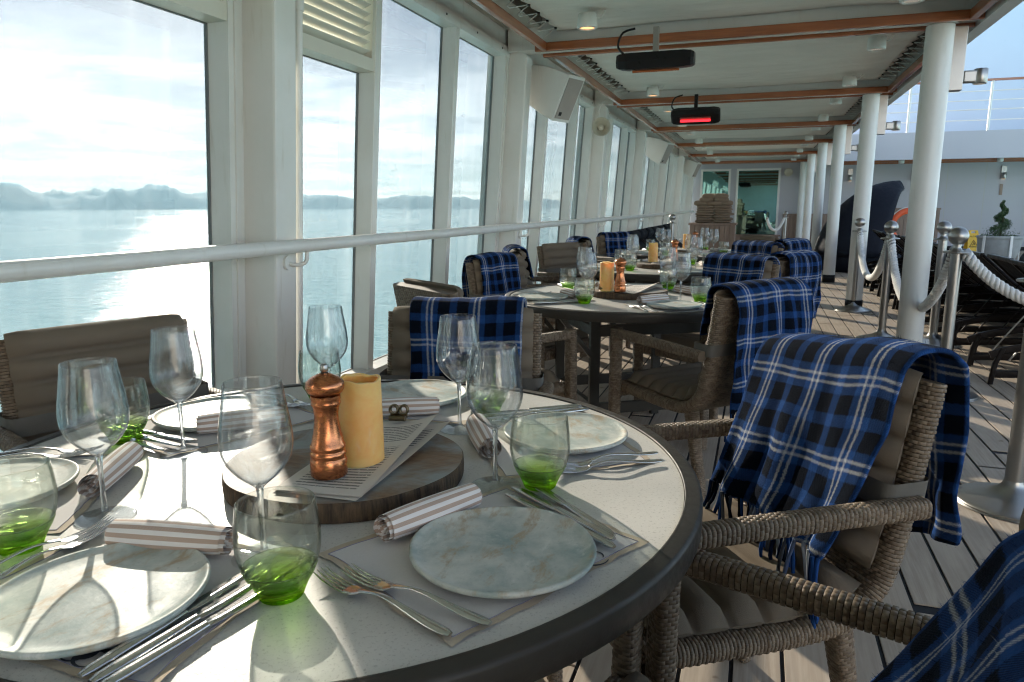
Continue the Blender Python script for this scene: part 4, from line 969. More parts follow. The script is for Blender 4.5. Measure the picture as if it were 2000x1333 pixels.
q.grid(edge_, None, 1, True, cv=True); q.add(edge_[-1], [tuple(range(nb_))], None, 0); board_me = q.data('board', [MAT['board'], MAT['bark']])
def sheet(w, h, curl, seed):
    n, m_ = 14, 22; x = np.linspace(0, w, n); y = np.linspace(0, h, m_); X, Y = np.meshgrid(x, y, indexing='ij')
    Z = .0006 + curl * ((X / w) ** 3 * (Y / h) ** 1.2) + .0012 * (1 + snoise(X * 14, Y * 10, seed)) ; q = B(); q.grid(np.stack([X, Y, Z], -1), np.stack([Y / h * .0 + X / w, Y / h], -1)); return q.data('sheet', [MAT['paper']])
SH = [sheet(.145, .365, .016, 1), sheet(.145, .365, .026, 2)]
def clip_mesh():
    q = B(); q.box(-.016, .016, -.007, .007, .0, .002); q.sweep([(-.016, -.006, .006), (.016, -.006, .006)], ell(.014, .010, 10))
    for s in (-1, 1): q.tube([(.010 * s + .008 * math.cos(t), .004, .020 + .009 * math.sin(t)) for t in np.linspace(0, 2 * PI, 18)], .0022, 6); q.tube([(.010 * s + .008 * math.cos(t), .012, .019 + .009 * math.sin(t)) for t in np.linspace(0, 2 * PI, 18)], .0022, 6)
    q.box(-.016, .016, .001, .003, .002, .013); q.box(-.016, .016, .011, .013, .002, .012); return q.data('clip', [MAT['brass_dark']])
CLIP = clip_mesh()
CENT = [dict(b=(-.655, 1.03), m=(-.628, .936), c=(-.612, 1.012), s=(-.683, .862), sr=.11, k=(-.655, 1.222)),
        dict(b=(-.625, 3.74), m=(-.640, 3.56), c=(-.715, 3.60), s=(-.70, 3.57), sr=-.2, k=(-.735, 3.58)),
        dict(b=(-.68, 5.58), m=(-.600, 5.66), c=(-.76, 5.62), s=(-.75, 5.42), sr=.1, k=(-.66, 5.77)),
        dict(b=(-.68, 7.42), m=(-.60, 7.50), c=(-.68, 7.47), s=(-.75, 7.25), sr=.1, k=(-.66, 7.6))]
for i, c in enumerate(CENT):
    place('serving_board', board_me, f'round bark-edged wooden board in middle of the {TN[i]}', 'board', 'wooden boards', c['b'][0], c['b'][1], TZ + .0006, .7 * i)
    zt = TZ + .0336
    for j in range(2):
        o = place('menu_sheet', SH[j], f'{("upper", "lower")[1 - j]} printed menu sheet on the board of the {TN[i]}', 'menu', 'printed menu sheets', c['s'][0] + .004 * j, c['s'][1] - .002 * j, zt + .0025 * j, c['sr'] - .09 * (1 - j))
    place('bulldog_clip', CLIP, f'dark metal clip holding menus on the {TN[i]}', 'clip', 'menu clips', c['k'][0], c['k'][1], zt + .012, c['sr'] + .1)
    t = thing('pepper_mill', f'copper pepper mill standing on menus of the {TN[i]}', 'pepper mill', (c['m'][0], c['m'][1], zt + .0075), 0, 'copper pepper mills')
    for nme, d in zip(('body', 'head', 'knob'), ml): link(nme, d, t)
    place('candle', candle_me, f'hollow amber wax pillar candle beside mill on the {TN[i]}', 'candle', 'wax pillar candles', c['c'][0], c['c'][1], zt + .0075, i * 1.3)

# ------------------------------------------------------------------ chairs and blankets
def around(ti, ang, d, dface=0): 
    x, y, _ = TABLES[ti]; a = math.radians(ang); return x + d * math.cos(a), y + d * math.sin(a), ang + 180 + dface
CHAIRS = [
 # table, angle, distance, turn, label, blanket kwargs
 (0, 35.5, .80, 0, 'woven armchair at right of nearest table, blanket with long fringe over its back', dict(w=.45, x0=-.02, lf=.36, lb=.40, skew=-.10, bulge=.22, fringe='front', seed=3, uo=(.02, .0), slump=.05, fuzz=16000), 'blue plaid blanket with long front fringe over the large sunlit chair at right'),
 (0, 98, .74, 4, 'woven armchair beyond the nearest table, blanket over middle of its back', dict(w=.36, x0=-.02, lf=.44, lb=.3, bulge=.02, fringe=None, seed=8, uo=(.05, .06), fuzz=9000), 'shaded navy plaid blanket on chair directly behind the wine glasses'),
 (0, 157, .80, 0, 'woven armchair with bare taupe quilted back by the nearest window', None, None),
 (0, -21.0, .77, 5.0, 'woven armchair at bottom right corner, partly under the nearest table', dict(w=.42, x0=-.09, top=-.025, lf=.34, lb=.34, bulge=.42, fringe=None, seed=21, uo=(.04, .03), fuzz=14000), 'soft blurred blue plaid blanket at the bottom right corner'),
 (1, 235, .90, 0, 'woven armchair with bare grey back between window and second table', None, None),
 (1, 149, .74, 8, 'woven armchair at window side of second table, small blanket over its back', dict(w=.34, x0=.05, lf=.34, lb=.3, skew=.05, bulge=.03, fringe=None, seed=12, uo=(.03, .01)), 'dark navy plaid blanket on window-side chair of second table'),
 (1, 307, .70, 10, 'woven armchair seen from behind at near right of second table', dict(w=.40, x0=-.02, lf=.2, lb=.46, skew=.04, bulge=.03, fringe='back', seed=15, uo=(.0, .0), fuzz=8000), 'navy plaid blanket fringed at back, chair seen from behind at second table'),
 (1, 57, .66, 0, 'woven armchair at far right of second table with sunlit blanket', dict(w=.42, x0=.0, lf=.34, lb=.3, bulge=.15, fringe=None, seed=18, uo=(.07, .02)), 'sunlit pale blue plaid blanket at far right of second table'),
 (2, 150, .80, 0, 'woven armchair by the window at third table, its far side', None, None),
 (2, 205, .82, 0, 'woven armchair by the window at third table, blanket folded on back', dict(w=.36, x0=0, lf=.2, lb=.25, bulge=.1, fringe=None, seed=25), 'small plaid blanket on window-side chair at third table'),
 (2, -35, .78, 8, 'woven armchair at near right of third table, blanket hanging behind', dict(w=.44, x0=-.02, lf=.25, lb=.42, skew=.05, bulge=.05, fringe=None, seed=28, uo=(.02, .05)), 'navy plaid blanket hanging behind chair at right of third table'),
 (2, 48, .70, 0, 'woven armchair at far right of third table', dict(w=.42, x0=.0, lf=.3, lb=.3, bulge=.1, fringe=None, seed=31, uo=(.01, .03)), 'blue plaid blanket on far right chair of third table'),
 (3, 210, .80, 0, 'woven armchair by the window at farthest table, near side', dict(w=.36, x0=0, lf=.3, lb=.3, bulge=.1, fringe=None, seed=34), 'blue plaid blanket hanging by the window at farthest table'),
 (3, 140, .80, 0, 'woven armchair by the window at farthest table, far side', dict(w=.4, x0=0, lf=.3, lb=.3, bulge=.1, fringe=None, seed=36), 'dark plaid blanket on far window-side chair of farthest table'),
 (3, -30, .80, 0, 'woven armchair at near right of farthest table', dict(w=.42, x0=0, lf=.3, lb=.3, bulge=.1, fringe=None, seed=41, uo=(.02, .04)), 'navy plaid blanket on near right chair of farthest table'),
 (3, 50, .76, 0, 'woven armchair at far right of farthest table', None, None),
]
for ti, an, d, df, lab, bk, bl in CHAIRS:
    x, y, fc = around(ti, an, d, df); c = make_chair(x, y, fc, lab)
    if bk: blanket(c, bl, **bk)

# ------------------------------------------------------------------ end bulkhead with doors, wainscot, lamps
EY = 22.6
q = B(); q.box(.52, 9.5, EY, EY + .15, .0, 3.1); q.box(-2.4, .52, EY, EY + .15, 2.27, 3.1); q.box(-2.4, -1.72, EY, EY + .15, 0, 2.27); q.box(-1.72, .52, EY, EY + .15, 0, .30)
q.box(-.86, -.70, EY, EY + .15, .30, 2.27)
endw = tag(q.obj('wall_end', 'bulkhead'), None, None, None, 'structure')
q = B(); q.box(.53, 9.5, EY - .012, EY - .002, 0, .10); tag(q.obj('skirting', 'black'), None, None, None, 'structure')
q = B(); q.box(-2.3, .6, 27.2, 27.3, 0, 2.9); q.box(-2.4, -2.3, EY + .16, 27.2, 0, 2.9); q.box(.6, .7, EY + .16, 27.2, 0, 2.9); q.box(-2.4, .7, EY + .16, 27.2, 2.9, 3.0); q.box(-2.4, .7, EY + .16, 27.2, -.1, 0); tag(q.obj('room_behind_glass', 'room'), None, None, None, 'structure')
for i, (a, e) in enumerate(((-1.72, -.86), (-.70, .52))):
    t = thing('end_window', ('narrow' if i == 0 else 'wide') + ' teal tinted window at the far end of the deck', 'window', (0, 0, 0), 0, 'teal end windows')
    q = B(); w = .06
    for (x0, x1, z0, z1) in ((a, a + w, .30, 2.27), (e - w, e, .30, 2.27), (a + w, e - w, .30, .30 + w), (a + w, e - w, 2.27 - w, 2.27)): q.box(x0, x1, EY - .03, EY + .06, z0, z1)
    q.obj('frame', 'white', t)
    q = B(); q.box(a + w, e - w, EY + .02, EY + .026, .30 + w, 2.27 - w); q.obj('pane', 'teal', t)
# wooden counter ledge under the end windows
q = B(); q.box(-1.9, .6, EY - .45, EY - .035, .33, .37, bev=.006); q.box(-1.85, .55, EY - .40, EY - .035, 0.0, .33); tag(q.obj('window_ledge', 'wainscot'), 'pale wooden ledge below the teal end windows', 'ledge')
for i, (a, e, h, d) in enumerate(((.66, 2.2, .97, .06), (2.9, 4.65, 1.13, .06))):
    t = thing('wainscot_panel', ('low' if i == 0 else 'taller') + ' slatted wood wainscot against the end bulkhead', 'wainscot', (0, 0, 0), 0, 'wooden wainscots')
    q = B(); q.box(a, e, EY - d, EY - .014, .0, h - .05); q.obj('backing', 'wainscot', t)
    q = B(); q.box(a - .02, e + .02, EY - d - .04, EY - .014, h - .049, h, bev=.004); q.obj('cap_rail', 'wainscot', t)
    x = a
    while x < e - .05: q = B(); q.box(x + .006, min(x + .092, e), EY - d - .022, EY - d - .001, .02, h - .05, bev=.004); q.obj('slat', 'wainscot', t); x += .098
for i, x in enumerate((1.25, 2.35, 3.95, 6.05)):
    l = thing('bulkhead_lamp', f'stainless up-down wall lamp on end bulkhead, {ORD[i]} from the window side', 'wall lamp', (x, EY, 0), 0, 'bulkhead lamps')
    q = B(); q.box(-.06, .06, -.03, -.002, 1.86, 2.22, bev=.004); q.obj('back_plate', 'stainless', l)
    q = B(); q.lathe([(0, 1.88), (.045, 1.88), (.05, 1.885), (.05, 2.04), (.045, 2.045), (0, 2.045)], 20, c=(0, -.09, 0)); q.obj('housing', 'stainless', l)
    q = B(); q.lathe([(0, 1.8795), (.038, 1.8795)], 20, c=(0, -.09, 0)); q.obj('lens', 'lamp', l)
q = B(); q.box(6.0, 6.07, EY - .02, EY - .002, 1.46, 1.75, bev=.004); tag(q.obj('wall_plaque', 'wainscot'), 'small narrow brown plaque on the end bulkhead', 'plaque')
q = B(); q.lathe([(0, .0), (.035, .0), (.05, .05), (.11, .13), (.12, .14), (.1, .125), (.03, .06), (0, .06)], 24)
o = q.obj('bulkhead_horn', 'horn'); o.location = (.72, EY - .02, 2.14); o.rotation_euler = (PI / 2, 0, 0); tag(o, 'small round horn speaker on end bulkhead beside the teal window', 'speaker')
q = B()
for x in (1.9, 2.75, 4.75, 5.65, 6.6): q.box(x, x + .012, EY - .0015, EY - .0005, .10, 2.35)
tag(q.obj('panel_seams', 'soffit', endw), kind='stuff')
# pilaster on the bulkhead, right
q = B(); q.lathe([(.45, 0), (.45, 3.1)], 40); o = q.obj('bulkhead_turn', 'bulkhead'); o.location = (7.4, EY + .12, 0); tag(o, None, None, None, 'structure')

# ------------------------------------------------------------------ upper deck over the end bulkhead
UY = 20.3
q = B(); q.box(1.50, 12, UY, EY + 6, 2.36, 2.46); q.box(1.50, 12, UY - .05, UY, 2.30, 2.94); tag(q.obj('upper_deck', 'bulkhead'), None, None, None, 'structure')
t = thing('deckhead_trim', 'dark mahogany strips under the upper deck edge', 'trim')
for yy in (UY + .25, UY + 1.2, UY + 2.1):
    q = B(); q.box(1.5, 10, yy, yy + .06, 2.31, 2.358, bev=.004); q.obj('strip', 'mahogany', t)
q = B(); q.box(1.6, 14, EY + 3.4, EY + 3.6, 2.46, 9.0); tag(q.obj('upper_house_wall', 'upper'), None, None, None, 'structure')
t = thing('upper_railing', 'upper deck railing with wooden top rail and thin white bars', 'railing')
q = B(); q.box(1.6, 12, UY - .06, UY + .05, 4.06, 4.11, bev=.015); q.obj('top_rail', 'mahogany', t)
for z in (3.18, 3.42, 3.63, 3.84): q = B(); q.tube([(1.6, UY - .02, z), (12, UY - .02, z)], .011, 8); q.obj('rail_bar', 'white', t)
for x in (1.7, 3.3, 5.0, 6.7, 8.4): q = B(); q.tube([(x, UY - .02, 2.94), (x, UY - .02, 4.06)], .028, 10); q.obj('baluster', 'white', t)
for i, x in enumerate((3.4, 5.6, 7.6)):
    q = B(); q.lathe([(0, 2.36), (.07, 2.36), (.07, 2.27), (.05, 2.26), (0, 2.26)], 20); o = q.obj('deckhead_light', 'white'); o.location = (x, UY + 1.0, 0); tag(o, f'white round light under the upper deck, {ORD[i]} from the columns', 'ceiling light', 'lights under the upper deck')

# ------------------------------------------------------------------ speakers on the posts
def speaker(i, y, tilt=.45, size=1.22):
    t = thing('loudspeaker', f'white wedge loudspeaker on arm bracket, {ORD[i]} along the windows', 'loudspeaker', (-1.80, y, 2.20), -.35, 'white loudspeakers')
    # rounded body, grille face aimed down and inboard
    sec = [(.20, -.13), (.21, -.10), (.21, .10), (.20, .13)] + [(.10 * 0 - .0 + .20 - .42 * (1 - math.cos(a)) * .5 - .0, .13 * math.cos(a * .5) + .02 * math.sin(a)) for a in np.linspace(.3, PI * .92, 9)]
    prof = [(.22, -.16), (.22, .16)] + [(.22 - .46 * math.sin(a), .16 * math.cos(a) * (1.0)) for a in np.linspace(.25, PI - .25, 13)]
    ct, st = math.cos(-tilt), math.sin(-tilt)
    def tr(x, y_, z): return (x * ct - z * st, y_, x * st + z * ct)
    q = B(); P = [[tr(a * size, yy * size * s_, z * size * s_) for a, z in prof] for yy, s_ in ((-.105, .97), (-.095, 1), (.095, 1), (.105, .97))]
    q.grid(P, None, 0, False, cv=True); k = len(prof); q.add(P[0], [tuple(range(k))]); q.add(P[-1], [tuple(range(k - 1, -1, -1))]); q.obj('cabinet', 'white', t)
    q = B(); q.box(.2202 * size, .226 * size, -.085 * size, .085 * size, -.14 * size, .14 * size, bev=.003, fn=tr); q.obj('grille', 'grille', t)
    q = B(); q.box(.2262 * size, .2275 * size, -.060 * size, -.030 * size, -.118 * size, -.092 * size, fn=tr); q.obj('badge', 'black', t)
    q = B(); q.box(-.30, .02, -.118, -.108, -.028, .028, bev=.003); q.box(-.31, -.28, -.118, .118, -.028, .028, bev=.004); q.box(-.30, .02, .108, .118, -.028, .028, bev=.003); q.obj('yoke', 'cream', t)
    q = B(); q.tube([(.0, -.124, 0), (.0, -.106, 0)], .02, 14)
    for kx in range(4): q.tube([(-.05 - kx * .035, -.120, 0), (-.05 - kx * .035, -.1075, 0)], .008, 8)
    q.obj('knob', 'black', t)
    q = B(); q.tube(smooth_path([(-.26, -.1, -.02), (-.25, -.1, -.09), (-.2, -.1, -.10), (-.15, -.1, -.02)], 12), .004, 6); q.obj('cable', 'cord', t)
    return t
for i, y in enumerate((6.20, 13.05, 19.3)): speaker(i, y)
t = thing('horn_speaker', 'cream round horn loudspeaker on the window post with looping cable', 'loudspeaker', (-1.86, 8.85 - .05, 2.12), 0)
hz = B(); hz.lathe([(0, -.10), (.05, -.10), (.062, -.08), (.062, .02), (.085, .09), (.105, .115), (.110, .118), (.104, .112), (.08, .07), (.04, .02), (.0, .02)], 30); o = hz.obj('bell', 'horn', t); o.rotation_euler = (PI / 2 - .05, 0, .25)
hz = B(); hz.lathe([(0, .06), (.03, .06), (.036, .04), (.036, .02)], 18); o = hz.obj('driver', 'cream', t); o.rotation_euler = (PI / 2 - .05, 0, .25)
hz = B(); hz.tube(smooth_path([(-.02, .12, .08), (-.05, .1, .22), (.02, .1, .34), (.1, .12, .36)], 16), .008, 8); hz.box(-.03, .03, .09, .25, .06, .09); hz.obj('bracket_cable', 'white', t)

# ------------------------------------------------------------------ rope stanchions
STN = [(1.09, 9.09), (1.104, 7.115), (1.178, 5.146), (1.04, 3.262), (1.503, 7.06), (.63, 19.6), (-1.40, 12.6)]
def stanchion(i, x, y):
    t = thing('rope_stanchion', ['brushed steel ball-top stanchion, farther one beside the second column', 'brushed steel ball-top stanchion, middle of the rope line', 'brushed steel ball-top stanchion in front of the nearest column', 'steel stanchion with only its base showing at right edge', 'brushed steel ball-top stanchion behind the nearest column', 'small distant stanchion before the end window', 'distant ball-top stanchion among window-side loungers'][i], 'stanchion', (x, y, 0), 0, 'rope barrier stanchions')
    q = B(); q.lathe(sm([(0, .030 * 0 + .0005), (.193, .0005), (.20, .006), (.197, .016), (.14, .034), (.075, .056), (.044, .08), (.0345, .105)], 30), 48); q.obj('base', 'stainless', t)
    q = B(); q.lathe([(.034, .09), (.034, .905)], 28); q.obj('post', 'stainless', t)
    q = B(); q.lathe([(.034, .905), (.078, .908), (.080, .913), (.076, .917), (.03, .925), (.02, .945), (.024, .955), (.022, .962)], 36); q.obj('collar', 'stainless', t)
    q = B(); a = np.linspace(-PI / 2 + .35, PI / 2, 18); q.lathe([(max(  .057 * math.cos(v), 0), 1.012 + .057 * math.sin(v)) for v in a], 36); q.obj('ball', 'stainless', t)
    return t
for i, (x, y) in enumerate(STN): stanchion(i, x, y)
def rope(label, a, b_, sag):
    t = thing('barrier_rope', label, 'rope', (0, 0, 0), 0, 'braided white barrier ropes')
    p0, p1 = np.array([a[0], a[1], .90]), np.array([b_[0], b_[1], .90]); d = (p1 - p0) / np.linalg.norm(p1 - p0); p0 = p0 + d * .055; p1 = p1 - d * .055
    s = np.linspace(-1, 1, 160); k = 1.9; cat = (np.cosh(k * s) - math.cosh(k)) / (math.cosh(k) - 1); P = p0 + (p1 - p0) * ((s + 1) / 2)[:, None]; P[:, 2] += cat * sag
    P, L = resample(P, 260); T = np.gradient(P, axis=0); T /= np.linalg.norm(T, axis=1)[:, None]; Nv = np.cross(T, [0, 0, 1.]); Nv /= np.linalg.norm(Nv, axis=1)[:, None] + 1e-9; Bv = np.cross(T, Nv)
    q = B(); tt = np.linspace(0, L, 260)
    for kk in range(3):
        ph = tt / .095 * 2 * PI + kk * 2 * PI / 3; q.tube(P + (Nv * np.cos(ph)[:, None] + Bv * np.sin(ph)[:, None]) * .0185, .0165, 9)
    q.tube(P, .009, 6); q.obj('braid', 'rope', t)
    for e, j in ((P[0], P[8]), (P[-1], P[-9])): q = B(); q.tube([e - (j - e) * .6, e, j], .032, 14); q.obj('end_cap', 'stainless', t)
rope('white braided rope hanging between the two farther stanchions', STN[0], STN[1], .42)
rope('white braided rope hanging across the nearest column', STN[1], STN[2], .47)
rope('white braided rope sagging out of frame at right', STN[2], (2.35, 4.55), .30)
rope('short rope at the distant stanchion by the end window', STN[5], (.15, 19.0), .3)

# ------------------------------------------------------------------ sun loungers
def lounger_meshes():
    D = {}; rr2 = rrect(.022, .05, .006)
    q = B(); s = np.linspace(0, 1, 26); path = np.stack([.02 + 1.9 * s, s * 0, .20 + .15 * np.sin(PI * np.clip(s * 1.0, 0, 1)) ** .7], -1)
    q.sweep(path, rr2); D['rail'] = q.data('side_rail', [MAT['lounger']])
    q = B(); q.sweep([(0.05, 0, .07), (.5, 0, .10), (1.0, 0, .11), (1.5, 0, .10), (1.88, 0, .07)], rr2); D['low'] = q.data('lower_rail', [MAT['lounger']])
    q = B(); q.sweep([(.0, 0, .0), (.015, 0, .14), (.05, 0, .25)], rrect(.03, .03, .006)); D['leg'] = q.data('leg', [MAT['lounger']])
    an = math.radians(40); c_, s_ = math.cos(an), math.sin(an); H = (.78, .335)
    q = B()
    for yy in (-.275, .275): q.sweep([(H[0], yy, H[1]), (H[0] - c_ * .40 - .015, yy, H[1] + s_ * .40 - .01), (H[0] - c_ * .72, yy, H[1] + s_ * .72)], rr2, (0, 1, 0))
    q.sweep([(H[0] - c_ * .72, -.275, H[1] + s_ * .72), (H[0] - c_ * .72, .275, H[1] + s_ * .72)], rrect(.03, .03, .006)); D['backframe'] = q.data('back_frame', [MAT['lounger']])
    q = B(); P = [[(H[0] - c_ * t * .72 + s_ * -.012 * math.sin(PI * t), yy, H[1] + s_ * t * .72 - .012 * math.sin(PI * t)) for yy in np.linspace(-.265, .265, 7)] for t in np.linspace(0.01, .99, 9)]; q.grid(P); D['backsling'] = q.data('back_sling', [MAT['sling']])
    q = B(); xx = np.linspace(.79, 1.88, 14); P = [[(x, yy, .205 + .15 * math.sin(PI * (x - .02) / 1.9) ** .7 - .018) for yy in np.linspace(-.275, .275, 5)] for x in xx]; q.grid(P); D['seatsling'] = q.data('seat_sling', [MAT['sling']])
    q = B(); q.tube([(H[0] - c_ * .42, 0, H[1] + s_ * .42), (.16, 0, .15)], .006, 8)
    D['prop'] = q.data('prop_stay', [MAT['lounger']]); D['prop_s'] = q.data('prop_stay', [MAT['stainless']])
    q = B(); px_, pz_ = H[0] - c_ * .64 + s_ * .08, H[1] + s_ * .64 + c_ * .08; q.tube([(px_, yy, pz_) for yy in (-.25, -.24, -.1, .1, .24, .25)], .075, 20, scale=np.array([[.8], [1], [1], [1], [1], [.8]])); D['roll'] = q.data('head_roll', [MAT['sling']])
    return D
LG = lounger_meshes()
def lounger(x, y, rz, label, group, roll=False):
    t = thing('sun_lounger', label, 'sun lounger', (x, y, 0), rz, group)
    for s in (-1, 1):
        link('side_rail', LG['rail'], t, (0, s * .30, 0)); link('lower_rail', LG['low'], t, (0, s * .30, 0)); link('leg', LG['leg'], t, (.04, s * .30, 0)); link('leg', LG['leg'], t, (1.82, s * .30, 0))
    link('back_frame', LG['backframe'], t); link('back_sling', LG['backsling'], t); link('seat_sling', LG['seatsling'], t); 
    for s in (-1, 1): link('prop_stay', LG['prop_s' if roll and x > 0 else 'prop'], t, (0, s * .2, 0))
    if roll: link('head_roll', LG['roll'], t)
for i in range(12): lounger(1.52 + .03 * (i % 2), 5.85 + .635 * i, .02 * ((i % 3) - 1), f'dark sun lounger with raised back, {ORD[i]} in the row behind the ropes', 'row of dark sun loungers behind the ropes', i == 0)
for i in range(7): lounger(-1.92, 9.6 + .66 * i, .03 * ((i % 3) - 1), f'dark sun lounger against the windows, {ORD[i]} beyond the farthest table', 'dark sun loungers along the windows', True)
for i, (x, y) in enumerate(((3.7, 8.2), (3.9, 10.4))): lounger(x, y, .1, f'dark sun lounger out on the open deck, {("nearer", "farther")[i]} one', 'loungers on open deck')

# ------------------------------------------------------------------ hooded daybed
t = thing('hooded_daybed', 'round black woven daybed with tall curved hood', 'daybed', (1.85, 14.9, 0), .25)
q = B(); q.lathe([(0, .001), (.72, .001), (.76, .04), (.78, .32), (.74, .36), (0, .36)], 48); q.obj('base', 'daybed', t)
q = B(); q.lathe([(0, .361), (.70, .361), (.74, .40), (.72, .46), (.5, .48), (0, .48)], 40); q.obj('mattress', 'sling', t)
q = B(); P = []
for a in np.linspace(-PI * .52, PI * .52, 22):     # hood: ribs from rim to a crest leaning right
    row = []
    for s in np.linspace(0, 1, 16):
        el_ = s * PI / 2; rad = .80 * math.cos(el_ * .96); z = .30 + 1.32 * math.sin(el_) * (1.0 - .10 * (1 - math.cos(a)))
        row.append((-rad * math.cos(a) + .62 * s ** 1.4, rad * math.sin(a) , z))
    P.append(row)
q.grid(P); hd_ = q.obj('hood', 'daybed', t); so = hd_.modifiers.new('thickness', 'SOLIDIFY'); so.thickness = .03
for a in (-PI * .52, 0, PI * .52):
    q = B(); q.tube([(-.80 * math.cos(s * PI / 2 * .96) * math.cos(a) + .62 * s ** 1.4, .80 * math.cos(s * PI / 2 * .96) * math.sin(a), .30 + 1.32 * math.sin(s * PI / 2) * (1.0 - .10 * (1 - math.cos(a)))) for s in np.linspace(0, 1, 16)], .02, 8); q.obj('rib', 'lounger', t)

# ------------------------------------------------------------------ planter with spiral topiary
t = thing('planter', 'rounded grey concrete planter on the open deck', 'planter', (4.62, 17.0, 0))
q = B(); q.lathe(sm([(0, .10), (.24, .10), (.31, .16), (.36, .30), (.385, .52), (.40, .545), (.40, .59), (.375, .59), (.36, .54), (0, .53)], 34), 40); q.obj('pot', 'concrete', t)
q = B(); q.lathe([(0, .5405), (.36, .5405)], 24); q.obj('soil', 'soil', t)
for k, a in enumerate((-PI / 2 + .25, PI * .1, PI * .75, PI * 1.2)):
    q = B(); q.sweep([(.405 * math.cos(a), .405 * math.sin(a), .60), (.41 * math.cos(a), .41 * math.sin(a), .3), (.41 * math.cos(a), .41 * math.sin(a), .0)], rrect(.05, .02, .003), (math.cos(a), math.sin(a), 0)); q.obj('strap_leg', 'white', t)
t = thing('spiral_topiary', 'dark green spiral clipped evergreen in the concrete planter', 'topiary', (4.62, 17.0, 0))
q = B(); q.tube([(0, 0, .53), (.02, 0, .9), (0, .01, 1.27)], .016, 8, scale=np.array([[1.2], [1], [.5]])); q.obj('trunk', 'bark', t)
r = np.random.RandomState(4); n = 5200; s = r.uniform(0, 1, n) ** .9; ang = s * 2 * PI * 2.6 + .6; rad = .17 * (1 - s) + .03; zc3 = .60 + .68 * s
cen = np.stack([rad * .55 * np.cos(ang), rad * .55 * np.sin(ang), zc3], -1); dirs = r.normal(size=(n, 3)); dirs /= np.linalg.norm(dirs, axis=1)[:, None]; cen = cen + dirs * (rad * .75 * r.uniform(.55, 1.08, n))[:, None] * np.array([1, 1, .75])
m2 = 700; a2 = r.uniform(0, 6.28, m2); r2 = .34 * np.sqrt(r.uniform(.2, 1, m2)); cen = np.concatenate([cen, np.stack([r2 * np.cos(a2), r2 * np.sin(a2), .555 + r.exponential(.03, m2)], -1)]); n += m2
t1 = r.normal(size=(n, 3)); t1 /= np.linalg.norm(t1, axis=1)[:, None]; t2 = np.cross(t1, r.normal(size=(n, 3))); t2 /= np.linalg.norm(t2, axis=1)[:, None]; sz = r.uniform(.010, .02, n)[:, None]
V = np.stack([cen - t1 * sz, cen + t2 * sz * .45, cen + t1 * sz, cen - t2 * sz * .45], 1).reshape(-1, 3); F = (np.arange(n) * 4)[:, None] + np.arange(4); q = B(); q.add(V, F); q.obj('foliage', 'leaf', t)

# ------------------------------------------------------------------ caution sign
t = thing('caution_sign', 'yellow folding CAUTION wet floor sign by the end bulkhead', 'sign', (4.95, 20.3, 0), .12)
for s in (-1, 1):
    q = B(); prof = [(-.15, 0), (-.11, .52), (-.09, .60), (.09, .60), (.11, .52), (.15, 0)]; hole = [(-.055, .53), (-.05, .575), (.05, .575), (.055, .53)]
    def lay(x, z, d): return (x, s * (.16 * (1 - z / .62) + .005) + d, z)
    outl = prof; V = [lay(x, z, -.006) for x, z in outl] + [lay(x, z, -.006) for x, z in hole]; 
    fr2 = [(0, 1, 6, 9, 4, 5), (1, 2, 7, 6), (2, 3, 8, 7), (3, 4, 9, 8)]
    q.add(V, fr2); q.add([(x, y + .012, z) for x, y, z in V], [f[::-1] for f in fr2])
    n_ = 6; Vv = V[:6] + [(x, y + .012, z) for x, y, z in V[:6]]; q.add(Vv, [(i, (i + 1) % 6, 6 + (i + 1) % 6, 6 + i) for i in range(6)]); q.obj('panel', 'yellow', t)
def text(parent, body, size, loc, rot, mat):
    cu = bpy.data.curves.new('lettering', 'FONT'); cu.body = body; cu.size = size; cu.align_x = 'CENTER'; cu.align_y = 'CENTER'; cu.extrude = .001; cu.materials.append(MAT[mat]); o = bpy.data.objects.new('lettering', cu); C.objects.link(o); bpy.context.view_layer.update(); me = bpy.data.meshes.new_from_object(o.evaluated_get(bpy.context.evaluated_depsgraph_get())); bpy.data.objects.remove(o); o = link('lettering', me); o.parent = parent; o.location = loc; o.rotation_euler = rot; return o
tl_ = math.atan2(.16, .62)
def sp(z): return -(.16 * (1 - z / .62) + .005) - .010
text(t, 'CAUTION', .052, (0, sp(.45), .45), (PI / 2 - tl_, 0, 0), 'black')
q = B(); 
def tri(sz, zc4, d): return [(-sz, sp(zc4 - sz * .8) - d, zc4 - sz * .8), (sz, sp(zc4 - sz * .8) - d, zc4 - sz * .8), (0, sp(zc4 + sz * .9) - d, zc4 + sz * .9)]
A_, B_ = tri(.105, .28, .0), tri(.082, .277, .0); q.add(A_ + B_, [(0, 1, 4, 3), (1, 2, 5, 4), (2, 0, 3, 5)]); 
def seg(p, r_): q.tube([(x, sp(z) - .001, z) for x, z in p], r_, 6)
seg([(-.005, .31), (.01, .275), (.03, .26)], .009); seg([(.01, .275), (-.02, .262), (-.035, .245)], .007); seg([(.0, .295), (.03, .30)], .006); seg([(-.008, .328), (-.008, .332)], .012); seg([(-.045, .222), (.045, .222)], .003)
q.obj('slip_symbol', 'black', t)
